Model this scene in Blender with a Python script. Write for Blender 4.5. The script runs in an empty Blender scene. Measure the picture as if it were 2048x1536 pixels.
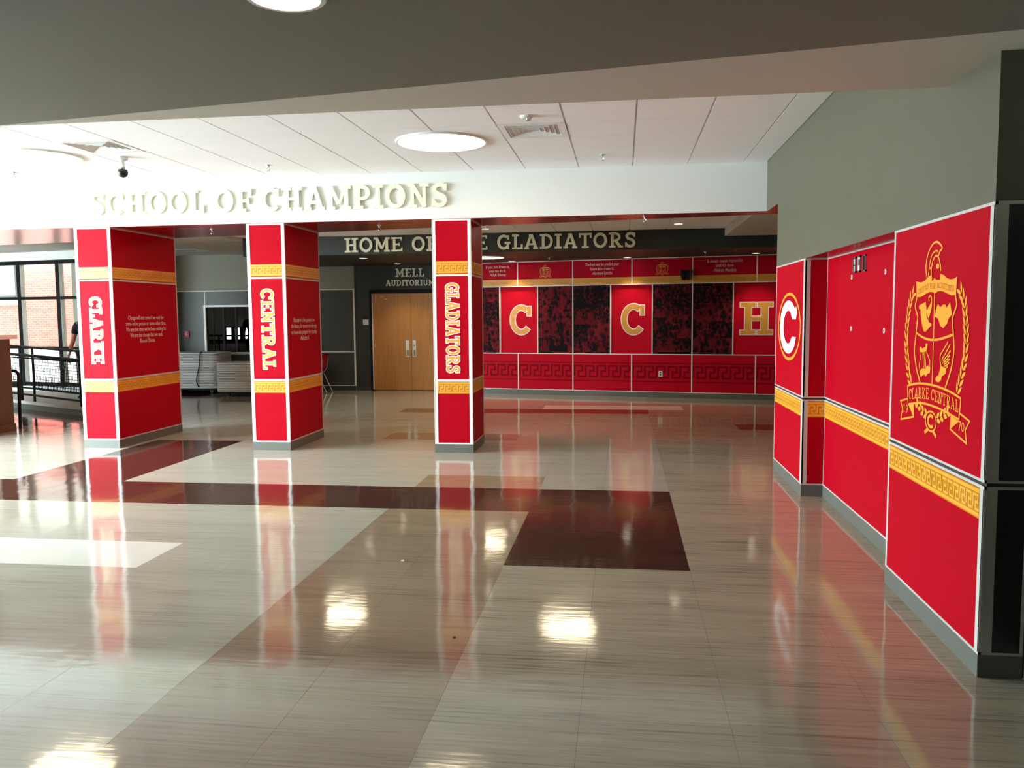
import bpy, bmesh, math, random
from mathutils import Vector, Matrix
from mathutils.geometry import tessellate_polygon

random.seed(7)
scene = bpy.context.scene
COL = scene.collection

# ------------------------------------------------------------------ camera
F_PX, PITCH, YAW, ROLL, EYE = 1673.8, -4.774, 7.542, -0.482, 1.667
cam_data = bpy.data.cameras.new('camera')
cam_data.sensor_fit = 'HORIZONTAL'
cam_data.sensor_width = 36.0
cam_data.lens = 36.0 * F_PX / 2048.0
cam_data.clip_end = 300
cam = bpy.data.objects.new('camera', cam_data)
COL.objects.link(cam)
_p, _y, _r = (math.radians(a) for a in (PITCH, YAW, ROLL))
_fw = Vector((-math.sin(_y) * math.cos(_p), math.cos(_y) * math.cos(_p), math.sin(_p)))
_rt = Vector((math.cos(_y), math.sin(_y), 0))
_up = _rt.cross(_fw)
_rt, _up = math.cos(_r) * _rt + math.sin(_r) * _up, -math.sin(_r) * _rt + math.cos(_r) * _up
cam.matrix_world = Matrix(((_rt.x, _up.x, -_fw.x, 0), (_rt.y, _up.y, -_fw.y, 0), (_rt.z, _up.z, -_fw.z, EYE), (0, 0, 0, 1)))
scene.camera = cam

# ------------------------------------------------------------------ daylight
SKY = 35.0
world = bpy.data.worlds.new('world')
scene.world = world
world.use_nodes = True
world.node_tree.nodes['Background'].inputs[0].default_value = (0.80, 0.93, 1.0, 1)
world.node_tree.nodes['Background'].inputs[1].default_value = SKY

def portal(name, loc, direction, w, h):
    """a light portal in a glazed opening: guides sky sampling, emits nothing"""
    d = bpy.data.lights.new(name, 'AREA')
    d.shape = 'RECTANGLE'
    d.size, d.size_y = w, h
    d.cycles.is_portal = True
    o = bpy.data.objects.new(name, d)
    o.location = loc
    o.rotation_euler = Vector(direction).to_track_quat('-Z', 'Y').to_euler()
    COL.objects.link(o)

portal('window_portal', (-9.96, 7.2, 1.7), (1, 0, 0), 5.2, 3.2)
portal('window_portal', (-9.96, 3.7, 1.4), (1, 0, 0), 1.2, 2.6)
portal('window_portal', (-13.95, 11.70, 1.6), (0, 1, 0), 2.3, 2.6)
portal('window_portal', (-13.25, 16.6, 1.55), (-0.196, -0.98, 0), 4.6, 2.7)

scene.view_settings.view_transform = 'Standard'
scene.view_settings.look = 'None'
scene.view_settings.exposure = 0.55
scene.view_settings.gamma = 1.0
scene.view_settings.use_curve_mapping = False
scene.cycles.max_bounces = 10
scene.cycles.diffuse_bounces = 5
scene.cycles.glossy_bounces = 4
scene.cycles.transparent_max_bounces = 12
scene.cycles.sample_clamp_indirect = 6.0
scene.cycles.caustics_reflective = False
scene.cycles.caustics_refractive = False
scene.cycles.use_denoising = True
scene.cycles.use_adaptive_sampling = True
scene.cycles.adaptive_threshold = 0.025

# ------------------------------------------------------------------ materials
MATS = {}

def srgb(r, g, b):
    f = lambda c: (c / 255 / 12.92) if c / 255 <= 0.04045 else ((c / 255 + 0.055) / 1.055) ** 2.4
    return (f(r), f(g), f(b))

def mat(name, rgb, rough=0.5, metal=0.0, spec=0.5, coat=0.0, vary=0.06, scale=6.0, bump=0.0, bscale=60.0, stretch=(1, 1, 1), emit=None, estr=0.0):
    m = bpy.data.materials.new(name)
    m.use_nodes = True
    nt = m.node_tree
    b = nt.nodes['Principled BSDF']
    b.inputs['Roughness'].default_value = rough
    b.inputs['Metallic'].default_value = metal
    b.inputs['Specular IOR Level'].default_value = spec
    b.inputs['Coat Weight'].default_value = coat
    geo = nt.nodes.new('ShaderNodeNewGeometry')
    mp = nt.nodes.new('ShaderNodeMapping')
    mp.inputs['Scale'].default_value = stretch
    nt.links.new(geo.outputs['Position'], mp.inputs['Vector'])
    n = nt.nodes.new('ShaderNodeTexNoise')
    n.inputs['Scale'].default_value = scale
    n.inputs['Detail'].default_value = 4
    nt.links.new(mp.outputs[0], n.inputs['Vector'])
    r = nt.nodes.new('ShaderNodeValToRGB')
    lo = [max(0, c * (1 - vary)) for c in rgb]
    hi = [min(1, c * (1 + vary)) for c in rgb]
    r.color_ramp.elements[0].position = 0.3
    r.color_ramp.elements[1].position = 0.7
    r.color_ramp.elements[0].color = (*lo, 1)
    r.color_ramp.elements[1].color = (*hi, 1)
    nt.links.new(n.outputs['Fac'], r.inputs[0])
    nt.links.new(r.outputs[0], b.inputs['Base Color'])
    if bump:
        n2 = nt.nodes.new('ShaderNodeTexNoise')
        n2.inputs['Scale'].default_value = bscale
        n2.inputs['Detail'].default_value = 3
        nt.links.new(mp.outputs[0], n2.inputs['Vector'])
        bp = nt.nodes.new('ShaderNodeBump')
        bp.inputs['Strength'].default_value = bump
        bp.inputs['Distance'].default_value = 0.01
        nt.links.new(n2.outputs['Fac'], bp.inputs['Height'])
        nt.links.new(bp.outputs[0], b.inputs['Normal'])
    if emit:
        b.inputs['Emission Color'].default_value = (*emit, 1)
        b.inputs['Emission Strength'].default_value = estr
    MATS[name] = m
    return m

def floor_mat(name, rgb, streak=0.22):
    """polished linoleum tile: streaks along X, waxy reflection with a slight roll"""
    m = bpy.data.materials.new(name)
    m.use_nodes = True
    nt = m.node_tree
    L = nt.links.new
    b = nt.nodes['Principled BSDF']
    geo = nt.nodes.new('ShaderNodeNewGeometry')
    info = nt.nodes.new('ShaderNodeObjectInfo')
    def noise(scale_xyz, scale, detail, rough=0.55):
        mp = nt.nodes.new('ShaderNodeMapping')
        mp.inputs['Scale'].default_value = scale_xyz
        L(geo.outputs['Position'], mp.inputs['Vector'])
        n = nt.nodes.new('ShaderNodeTexNoise')
        n.inputs['Scale'].default_value = scale
        n.inputs['Detail'].default_value = detail
        n.inputs['Roughness'].default_value = rough
        L(mp.outputs[0], n.inputs['Vector'])
        return n
    n1 = noise((1.1, 34, 1), 1.6, 5, 0.62)
    n2 = noise((0.5, 5, 1), 1.0, 3)
    mx = nt.nodes.new('ShaderNodeMix')
    mx.data_type = 'FLOAT'
    mx.inputs[0].default_value = 0.3
    L(n1.outputs['Fac'], mx.inputs[2])
    L(n2.outputs['Fac'], mx.inputs[3])
    r = nt.nodes.new('ShaderNodeValToRGB')
    e = r.color_ramp.elements
    e[0].position, e[1].position = 0.30, 0.68
    e[0].color = (*[c * (1 - 1.6 * streak) for c in rgb], 1)
    e[1].color = (*[min(1, c * (1 + 0.8 * streak)) for c in rgb], 1)
    mid = e.new(0.46)
    mid.color = (*rgb, 1)
    L(mx.outputs[0], r.inputs[0])
    L(r.outputs[0], b.inputs['Base Color'])
    b.inputs['Roughness'].default_value = 0.085
    b.inputs['Specular IOR Level'].default_value = 0.62
    n3 = noise((1.0, 0.45, 1), 2.6, 2)
    n4 = noise((2, 14, 1), 2.0, 2)
    ad = nt.nodes.new('ShaderNodeMath')
    ad.operation = 'MULTIPLY_ADD'
    ad.inputs[1].default_value = 0.10
    L(n4.outputs['Fac'], ad.inputs[0])
    L(n3.outputs['Fac'], ad.inputs[2])
    bp = nt.nodes.new('ShaderNodeBump')
    bp.inputs['Strength'].default_value = 0.30
    bp.inputs['Distance'].default_value = 0.012
    L(ad.outputs[0], bp.inputs['Height'])
    L(bp.outputs[0], b.inputs['Normal'])
    MATS[name] = m
    return m

def glass_mat(name, tint=(1, 1, 1), refl=0.10, rough=0.0):
    m = bpy.data.materials.new(name)
    m.use_nodes = True
    nt = m.node_tree
    for n in list(nt.nodes):
        if n.type == 'BSDF_PRINCIPLED':
            nt.nodes.remove(n)
    out = [n for n in nt.nodes if n.type == 'OUTPUT_MATERIAL'][0]
    t = nt.nodes.new('ShaderNodeBsdfTransparent')
    t.inputs[0].default_value = (*tint, 1)
    g = nt.nodes.new('ShaderNodeBsdfGlossy')
    g.inputs['Roughness'].default_value = rough
    fr = nt.nodes.new('ShaderNodeLayerWeight')
    fr.inputs[0].default_value = 0.12
    mul = nt.nodes.new('ShaderNodeMath')
    mul.operation = 'MULTIPLY_ADD'
    mul.inputs[1].default_value = 1.0
    mul.inputs[2].default_value = refl
    nt.links.new(fr.outputs['Fresnel'], mul.inputs[0])
    mx = nt.nodes.new('ShaderNodeMixShader')
    nt.links.new(mul.outputs[0], mx.inputs[0])
    nt.links.new(t.outputs[0], mx.inputs[1])
    nt.links.new(g.outputs[0], mx.inputs[2])
    nt.links.new(mx.outputs[0], out.inputs[0])
    MATS[name] = m
    return m

def brick_mat(name):
    m = bpy.data.materials.new(name)
    m.use_nodes = True
    nt = m.node_tree
    b = nt.nodes['Principled BSDF']
    b.inputs['Roughness'].default_value = 0.9
    tc = nt.nodes.new('ShaderNodeTexCoord')
    mp = nt.nodes.new('ShaderNodeMapping')
    mp.inputs['Rotation'].default_value = (math.radians(90), 0, 0)
    nt.links.new(tc.outputs['Object'], mp.inputs[0])
    br = nt.nodes.new('ShaderNodeTexBrick')
    br.inputs['Color1'].default_value = (*srgb(128, 44, 34), 1)
    br.inputs['Color2'].default_value = (*srgb(146, 58, 44), 1)
    br.inputs['Mortar'].default_value = (*srgb(120, 84, 74), 1)
    br.inputs['Scale'].default_value = 1.0
    br.inputs['Mortar Size'].default_value = 0.007
    br.inputs['Brick Width'].default_value = 0.21
    br.inputs['Row Height'].default_value = 0.075
    nt.links.new(mp.outputs[0], br.inputs['Vector'])
    nt.links.new(br.outputs['Color'], b.inputs['Base Color'])
    MATS[name] = m

def photo_mat(name, seed, dark):
    """duotone print of crowds: black to dark red blotches"""
    m = bpy.data.materials.new(name)
    m.use_nodes = True
    nt = m.node_tree
    L = nt.links.new
    b = nt.nodes['Principled BSDF']
    b.inputs['Roughness'].default_value = 0.6
    b.inputs['Specular IOR Level'].default_value = 0.08
    tc = nt.nodes.new('ShaderNodeNewGeometry')
    mp = nt.nodes.new('ShaderNodeMapping')
    mp.inputs['Location'].default_value = (seed * 3.7, 0, seed * 1.9)
    mp.inputs['Scale'].default_value = (1.0, 1.0, 0.75)
    L(tc.outputs['Position'], mp.inputs[0])
    v = nt.nodes.new('ShaderNodeTexVoronoi')
    v.inputs['Scale'].default_value = 13 + 7 * (seed % 3)
    v.inputs['Randomness'].default_value = 1.0
    L(mp.outputs[0], v.inputs['Vector'])
    n = nt.nodes.new('ShaderNodeTexNoise')
    n.inputs['Scale'].default_value = 5 + 4 * (seed % 4)
    n.inputs['Detail'].default_value = 6
    n.inputs['Roughness'].default_value = 0.7
    L(mp.outputs[0], n.inputs['Vector'])
    mx = nt.nodes.new('ShaderNodeMath')
    mx.operation = 'MULTIPLY'
    L(v.outputs['Distance'], mx.inputs[0])
    L(n.outputs['Fac'], mx.inputs[1])
    r = nt.nodes.new('ShaderNodeValToRGB')
    e = r.color_ramp.elements
    e[0].position, e[1].position = 0.12 + dark * 0.13, 0.40 + dark * 0.20
    e[0].color = (0.006, 0.005, 0.008, 1)
    e[1].color = (0.20, 0.012, 0.022, 1)
    L(mx.outputs[0], r.inputs[0])
    L(r.outputs[0], b.inputs['Base Color'])
    MATS[name] = m

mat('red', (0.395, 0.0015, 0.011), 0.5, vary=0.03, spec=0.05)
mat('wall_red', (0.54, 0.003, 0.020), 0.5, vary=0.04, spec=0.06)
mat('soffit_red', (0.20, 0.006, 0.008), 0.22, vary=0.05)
mat('key_red', (0.22, 0.003, 0.010), 0.5, vary=0.03, spec=0.05)
mat('gold', srgb(240, 168, 52), 0.4, vary=0.03)
mat('gold_dark', srgb(196, 128, 28), 0.4, vary=0.04)
mat('letter_gold', srgb(224, 160, 62), 0.4, vary=0.02)
mat('figure_dark', (0.010, 0.006, 0.008), 0.6, spec=0.08)
mat('figure_red', (0.13, 0.008, 0.014), 0.6, spec=0.08, vary=0.3, scale=25)
mat('orange', srgb(255, 160, 50), 0.4, vary=0.02)
mat('white_print', srgb(246, 246, 250), 0.4, vary=0.01)
mat('text_print', srgb(232, 196, 190), 0.5, vary=0.01)
mat('brown_print', srgb(170, 96, 24), 0.5, vary=0.02)
mat('trim', srgb(196, 195, 190), 0.35, metal=0.0, vary=0.03)
mat('trim_white', srgb(244, 244, 242), 0.4, vary=0.02)
mat('trim_dark', srgb(52, 50, 46), 0.5, vary=0.03)
mat('rubber_base', srgb(98, 100, 94), 0.42, vary=0.04)
mat('olive', srgb(90, 87, 71), 0.6, vary=0.03, scale=2.0, bump=0.05, bscale=180)
mat('wall_grey', srgb(146, 145, 129), 0.6, vary=0.03, scale=2.0)
mat('panel_grey', srgb(61, 62, 55), 0.42, vary=0.04, scale=3.0)
mat('charcoal', srgb(40, 43, 38), 0.55, vary=0.04)
mat('black_panel', srgb(30, 31, 28), 0.4, vary=0.05)
mat('white_wall', srgb(232, 234, 230), 0.6, vary=0.015, scale=1.5)
mat('ceiling_paint', srgb(206, 202, 194), 0.7, vary=0.02, scale=1.2)
mat('ceiling_dark', srgb(121, 119, 111), 0.7, vary=0.03, scale=1.2)
mat('tile_white', srgb(250, 250, 252), 0.8, vary=0.015, scale=3.0, bump=0.15, bscale=220)
mat('grid_white', srgb(200, 200, 198), 0.5, vary=0.02)
mat('metal_white', srgb(232, 232, 230), 0.35, vary=0.02)
mat('metal', srgb(190, 192, 194), 0.25, metal=0.9, vary=0.03)
mat('black_metal', srgb(13, 14, 18), 0.45, spec=0.2, vary=0.05)
mat('black', srgb(10, 10, 11), 0.5, vary=0.05)
mat('letter_cream', srgb(240, 241, 214), 0.3, vary=0.03)
mat('wood', srgb(184, 122, 46), 0.4, vary=0.14, scale=3.0, stretch=(14, 14, 0.7))
mat('cabinet_wood', srgb(92, 66, 50), 0.5, vary=0.14, scale=3.0, stretch=(10, 10, 0.8))
mat('cardboard', srgb(150, 100, 58), 0.85, vary=0.05)
mat('laminate', srgb(236, 226, 218), 0.35, vary=0.02)
mat('plastic_white', srgb(222, 224, 222), 0.5, vary=0.03)
mat('chair_red', srgb(190, 16, 36), 0.45, vary=0.05)
mat('alarm_red', srgb(200, 22, 22), 0.4, vary=0.03)
mat('concrete', srgb(196, 192, 184), 0.85, vary=0.06, scale=5)
mat('curb', srgb(150, 148, 142), 0.7, vary=0.06, scale=9)
mat('ground', srgb(205, 200, 192), 0.9, vary=0.05)
mat('stone', srgb(225, 222, 214), 0.7, vary=0.04)
mat('frame_black', srgb(14, 12, 13), 0.5, spec=0.15, vary=0.05)
mat('skin', srgb(190, 130, 104), 0.55, vary=0.04)
mat('shirt', srgb(24, 25, 36), 0.8, vary=0.1)
mat('trousers', srgb(30, 31, 38), 0.8, vary=0.1)
mat('hair', srgb(34, 24, 18), 0.7, vary=0.15)
mat('outside_glass', srgb(70, 92, 110), 0.12, vary=0.1)
mat('lamp_glow', (0.9, 0.9, 0.86), 0.5, emit=(1.0, 0.84, 0.55), estr=11.0)
mat('lamp_glow_small', (0.9, 0.9, 0.86), 0.5, emit=(1.0, 0.88, 0.66), estr=8.0)
floor_mat('floor_beige', srgb(170, 164, 150))
floor_mat('floor_taupe', srgb(160, 150, 131), 0.42)
floor_mat('floor_tan', srgb(142, 124, 103), 0.30)
floor_mat('floor_cream', srgb(226, 222, 212), 0.08)
floor_mat('floor_dark', srgb(70, 44, 38), 0.30)
floor_mat('floor_brown', srgb(112, 80, 62), 0.25)
floor_mat('floor_joint', srgb(62, 54, 44), 0.1)
glass_mat('glass', (0.96, 0.98, 0.97), 0.0)
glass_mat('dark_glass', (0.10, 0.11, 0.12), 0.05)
brick_mat('brick')
for _k, _d in enumerate((0.0, 0.4, 0.8, 0.2, 1.0, 0.6)):
    photo_mat('photo_%d' % _k, _k, _d)

# ------------------------------------------------------------------ mesh helpers
WM = {}

class MB:
    """collects polygons; build() links them as ONE mesh object"""
    def __init__(self):
        self.v, self.f, self.mi = [], [], []
        self.cur = 0
    def face(self, pts):
        i = len(self.v)
        self.v += [tuple(p) for p in pts]
        self.f.append(tuple(range(i, i + len(pts))))
        self.mi.append(self.cur)
    def hexa(self, b, t):
        """b, t: bottom and top rings (same length, same winding, counter-clockwise seen from the top)"""
        n = len(b)
        i = len(self.v)
        self.v += [tuple(p) for p in b] + [tuple(p) for p in t]
        fs = [tuple(i + k for k in reversed(range(n))), tuple(i + n + k for k in range(n))]
        for k in range(n):
            j = (k + 1) % n
            fs.append((i + k, i + j, i + n + j, i + n + k))
        self.f += fs
        self.mi += [self.cur] * len(fs)
        return self
    def box(self, x0, x1, y0, y1, z0, z1):
        r = [(x0, y0), (x1, y0), (x1, y1), (x0, y1)]
        return self.hexa([(x, y, z0) for x, y in r], [(x, y, z1) for x, y in r])
    def prism(self, ring, z0, z1):
        return self.hexa([(x, y, z0) for x, y in ring], [(x, y, z1) for x, y in ring])
    def fbox(self, fr, u0, u1, v0, v1, n0, n1):
        P = fr.P
        r = [(u0, v0), (u1, v0), (u1, v1), (u0, v1)]
        return self.hexa([P(u, v, n0) for u, v in r], [P(u, v, n1) for u, v in r])
    def tube(self, pts, rad, seg=8, closed=False):
        pts = [Vector(p) for p in pts]
        n = len(pts)
        rings = []
        ref = None
        for k in range(n):
            a = pts[max(0, k - 1)]
            b = pts[min(n - 1, k + 1)]
            d = (b - a).normalized()
            if ref is None:
                ref = Vector((0, 0, 1)) if abs(d.z) < 0.9 else Vector((1, 0, 0))
            s = d.cross(ref).normalized()
            ref = s.cross(d).normalized()
            r = rad[k] if isinstance(rad, (list, tuple)) else rad
            rings.append([pts[k] + r * (math.cos(2 * math.pi * q / seg) * s + math.sin(2 * math.pi * q / seg) * ref) for q in range(seg)])
        i = len(self.v)
        for R in rings:
            self.v += [tuple(p) for p in R]
        for k in range(n - 1):
            for q in range(seg):
                w = (q + 1) % seg
                self.f.append((i + k * seg + q, i + (k + 1) * seg + q, i + (k + 1) * seg + w, i + k * seg + w))
                self.mi.append(self.cur)
        self.f.append(tuple(i + q for q in range(seg)))
        self.f.append(tuple(i + (n - 1) * seg + q for q in reversed(range(seg))))
        self.mi += [self.cur] * 2
        return self
    def lathe(self, prof, c, seg=24, axis='Z'):
        """prof: list of (radius, height) revolved about the vertical through c"""
        i = len(self.v)
        for r, h in prof:
            for q in range(seg):
                a = 2 * math.pi * q / seg
                self.v.append((c[0] + r * math.cos(a), c[1] + r * math.sin(a), c[2] + h))
        for k in range(len(prof) - 1):
            for q in range(seg):
                w = (q + 1) % seg
                self.f.append((i + k * seg + q, i + k * seg + w, i + (k + 1) * seg + w, i + (k + 1) * seg + q))
                self.mi.append(self.cur)
        for k, rev in ((0, True), (len(prof) - 1, False)):
            if prof[k][0] > 1e-6:
                idx = [i + k * seg + q for q in range(seg)]
                self.f.append(tuple(reversed(idx)) if rev else tuple(idx))
                self.mi.append(self.cur)
        return self
    def build(self, name, mats, parent=None, base=None, smooth=False, mesh_only=False):
        me = bpy.data.meshes.new(name)
        base = Vector(base) if base is not None else Vector((0, 0, 0))
        me.from_pydata([tuple(Vector(p) - base) for p in self.v], [], self.f)
        if isinstance(mats, str):
            mats = [mats]
        for m in mats:
            me.materials.append(MATS[m])
        for p, k in zip(me.polygons, self.mi):
            p.material_index = k
            p.use_smooth = smooth
        me.update()
        if mesh_only:
            return me
        return link(name, me, parent, Matrix.Translation(base))

def link(name, data, parent=None, wm=None):
    o = bpy.data.objects.new(name, data)
    COL.objects.link(o)
    wm = wm or Matrix()
    o.matrix_basis = wm
    WM[o.name] = wm
    if parent is not None:
        o.parent = parent
        o.matrix_parent_inverse = WM[parent.name].inverted()
    return o

def tag(o, label, cat=None, group=None, kind=None):
    o['label'] = label
    if cat:
        o['category'] = cat
    if group:
        o['group'] = group
    if kind:
        o['kind'] = kind
    return o

def struct(o, label):
    o['kind'] = 'structure'
    o['label'] = label
    return o

def thing(name, loc, label, cat, group=None):
    o = link(name, None, None, Matrix.Translation(Vector(loc)))
    o.empty_display_size = 0.2
    return tag(o, label, cat, group)

class Frame:
    """a wall's own axes: u to the viewer's right, v up, n out of the wall"""
    def __init__(self, O, r, up=(0, 0, 1)):
        self.O, self.r, self.u = Vector(O), Vector(r).normalized(), Vector(up).normalized()
        self.n = self.r.cross(self.u)
    def P(self, u, v, n=0.0):
        return self.O + u * self.r + v * self.u + n * self.n

def fbox(name, m, fr, u0, u1, v0, v1, n0, n1, parent=None):
    return MB().fbox(fr, u0, u1, v0, v1, n0, n1).build(name, m, parent, base=fr.P((u0 + u1) / 2, v0, n0))

def box(name, m, x0, x1, y0, y1, z0, z1, parent=None):
    return MB().box(x0, x1, y0, y1, z0, z1).build(name, m, parent, base=((x0 + x1) / 2, (y0 + y1) / 2, z0))

# ------------------------------------------------------------------ strokes and slab-serif letters
def strip(pts, w, ext=0.0):
    """polyline of width w -> list of quads (2D) and its outline ring"""
    P = [Vector((p[0], p[1])) for p in pts]
    if ext:
        P[0] = P[0] + (P[0] - P[1]).normalized() * ext
        P[-1] = P[-1] + (P[-1] - P[-2]).normalized() * ext
    L, R = [], []
    n = len(P)
    for k in range(n):
        d1 = (P[k] - P[k - 1]).normalized() if k else None
        d2 = (P[k + 1] - P[k]).normalized() if k < n - 1 else None
        d1 = d1 or d2
        d2 = d2 or d1
        n1, n2 = Vector((-d1.y, d1.x)), Vector((-d2.y, d2.x))
        m = n1 + n2
        if m.length < 1e-4:
            m = n1
        m.normalize()
        s = (w / 2) / max(0.45, m.dot(n1))
        L.append(P[k] + m * s)
        R.append(P[k] - m * s)
    return L, R

def add_stroke(mb, fr, pts, w, n0, n1, ext=0.0, xf=None):
    L, R = strip(pts, w, ext)
    xf = xf or (lambda p: (p[0], p[1]))
    for k in range(len(L) - 1):
        q = [xf(R[k]), xf(R[k + 1]), xf(L[k + 1]), xf(L[k])]
        if n0 is None:
            mb.face([fr.P(a, b, n1) for a, b in q])
        else:
            mb.hexa([fr.P(a, b, n0) for a, b in q], [fr.P(a, b, n1) for a, b in q])

def add_poly(mb, fr, pts, n):
    tri = tessellate_polygon([[Vector((p[0], p[1], 0)) for p in pts]])
    for t in tri:
        a, b, c = (pts[i] for i in t)
        if (b[0] - a[0]) * (c[1] - a[1]) - (b[1] - a[1]) * (c[0] - a[0]) < 0:
            b, c = c, b
        mb.face([fr.P(q[0], q[1], n) for q in (a, b, c)])

def arc(cx, cy, rx, ry, a0, a1, n=18):
    return [(cx + rx * math.cos(math.radians(a0 + (a1 - a0) * k / n)), cy + ry * math.sin(math.radians(a0 + (a1 - a0) * k / n))) for k in range(n + 1)]

def smooth(pts, n=5):
    out = []
    for k in range(len(pts) - 1):
        p0, p1, p2, p3 = pts[max(0, k - 1)], pts[k], pts[k + 1], pts[min(len(pts) - 1, k + 2)]
        for q in range(n):
            t = q / n
            out.append(tuple(0.5 * (2 * p1[i] + (p2[i] - p0[i]) * t + (2 * p0[i] - 5 * p1[i] + 4 * p2[i] - p3[i]) * t * t + (3 * p1[i] - p0[i] - 3 * p2[i] + p3[i]) * t ** 3) for i in (0, 1)))
    out.append(pts[-1])
    return out

SW, TH = 0.185, 0.125
def _stem(x, a=0.0, b=1.0, w=SW):
    return ([(x, a), (x, b)], w)
def _bar(x0, x1, y, w=TH):
    return ([(x0, y), (x1, y)], w)
_T, _B = 1 - TH / 2, TH / 2
GL = {
 'I': (0.44, [_stem(.22), _bar(0, .44, _T), _bar(0, .44, _B)]),
 'H': (0.90, [_stem(.22), _stem(.68), _bar(0, .42, _T), _bar(0, .42, _B), _bar(.48, .90, _T), _bar(.48, .90, _B), _bar(.22, .68, .5)]),
 'A': (0.88, [([(.14, .05), (.43, .99)], .16), ([(.45, .99), (.74, .05)], SW), _bar(.24, .64, .33), _bar(0, .30, _B), _bar(.56, .88, _B), _bar(.30, .50, _T)]),
 'C': (0.80, [(arc(.42, .5, .325, .425, 52, 318, 22), .175), ([(.71, .64), (.71, .96)], .13)]),
 'D': (0.84, [_stem(.22), _bar(0, .36, _T), _bar(0, .36, _B), (arc(.34, .5, .40, _T - .5, 90, -90, 16), .165)]),
 'E': (0.74, [_stem(.20, w=.165), _bar(0, .72, _T, .11), _bar(0, .74, _B, .11), _bar(.2, .52, .5, .10), _stem(.67, .76, 1, .10), _stem(.69, 0, .26, .10), _stem(.52, .40, .60, .08)]),
 'F': (0.70, [_stem(.22), _bar(0, .70, _T), _bar(0, .44, _B), _bar(.2, .54, .48), _stem(.64, .70, 1, .12), _stem(.54, .34, .62, .10)]),
 'G': (0.86, [(arc(.42, .5, .325, .425, 52, 330, 22), .175), ([(.71, .66), (.71, .96)], .13), _stem(.70, .02, .46, .16), _bar(.48, .86, .45)]),
 'K': (0.90, [_stem(.22), _bar(0, .42, _T), _bar(0, .42, _B), ([(.26, .42), (.68, .95)], .15), ([(.40, .58), (.72, .05)], .18), _bar(.52, .86, _T), _bar(.56, .92, _B)]),
 'L': (0.68, [_stem(.22), _bar(0, .44, _T), _bar(0, .68, _B), _stem(.62, 0, .34, .12)]),
 'M': (1.06, [_stem(.20, w=.14), _stem(.86, w=SW), ([(.20, .97), (.53, .22)], .17), ([(.53, .22), (.86, .97)], .13), _bar(0, .28, _T), _bar(.80, 1.06, _T), _bar(0, .36, _B), _bar(.68, 1.06, _B)]),
 'N': (0.90, [_stem(.20, w=.14), _stem(.70, w=.14), ([(.18, .96), (.72, .04)], .19), _bar(0, .28, _T), _bar(0, .38, _B), _bar(.50, .90, _T)]),
 'O': (0.86, [(arc(.43, .5, .34, .425, 90, 450, 30), .175)]),
 'P': (0.76, [_stem(.22), _bar(0, .44, _B), _bar(0, .40, _T), (arc(.38, .685, .285, _T - .685, 90, -90, 14), .15), _bar(.22, .40, .43)]),
 'R': (0.88, [_stem(.22), _bar(0, .42, _B), _bar(0, .40, _T), (arc(.38, .70, .275, _T - .70, 90, -90, 14), .15), _bar(.22, .42, .46), ([(.42, .46), (.70, .05)], .18), _bar(.58, .88, _B)]),
 'S': (0.70, [(smooth([(.60, .78), (.50, .90), (.34, .93), (.18, .87), (.13, .74), (.20, .61), (.36, .53), (.52, .44), (.58, .28), (.50, .12), (.33, .07), (.18, .11), (.09, .24)], 3), .165), ([(.60, .68), (.60, .97)], .11), ([(.08, .03), (.08, .33)], .11)]),
 'T': (0.80, [_stem(.40), _bar(0, .80, _T), _stem(.06, .68, 1, .12), _stem(.74, .68, 1, .12), _bar(.18, .62, _B)]),
 'U': (0.88, [_stem(.20, .34), _stem(.68, .34, w=.15), (arc(.44, .34, .24, .27, 180, 360, 12), .165), _bar(0, .40, _T), _bar(.50, .88, _T)]),
 '1': (0.5, [_stem(.27), _bar(.05, .48, _B), ([(.08, .78), (.25, .96)], .12)]),
 '9': (0.7, [(arc(.34, .67, .22, .25, 0, 360, 18), .14), (arc(.18, .62, .40, .55, 5, -70, 8), .15)]),
 '7': (0.66, [_bar(.04, .64, _T), ([(.58, .94), (.26, .0)], .16)]),
 '0': (0.7, [(arc(.35, .5, .25, .425, 0, 360, 22), .15)]),
 ' ': (0.42, []),
}
TRACK = 0.10

def text_width(s, track=TRACK):
    return sum(GL[c][0] + track for c in s) - track

def glyph(mb, fr, c, x, y, sx, sy, n0, n1, grow=0.0):
    """letter c at (x, y); sx, sy scale; grow widens every stroke by that many metres on each side"""
    for i, (pts, w) in enumerate(GL[c][1]):
        q = [(x + px * sx, y + py * sy) for px, py in pts]
        d = .00012 * i if n0 is None else .0003 * i
        add_stroke(mb, fr, q, w * (sx + sy) / 2 + 2 * grow, None if n0 is None else n0 - d, n1 + d, ext=grow)

def word(mb, fr, s, x0, x1, y, h, n0, n1, grow=0.0, track=TRACK):
    sx = (x1 - x0) / text_width(s, track)
    x = x0
    for c in s:
        glyph(mb, fr, c, x, y, sx, h, n0, n1, grow)
        x += (GL[c][0] + track) * sx

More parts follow.
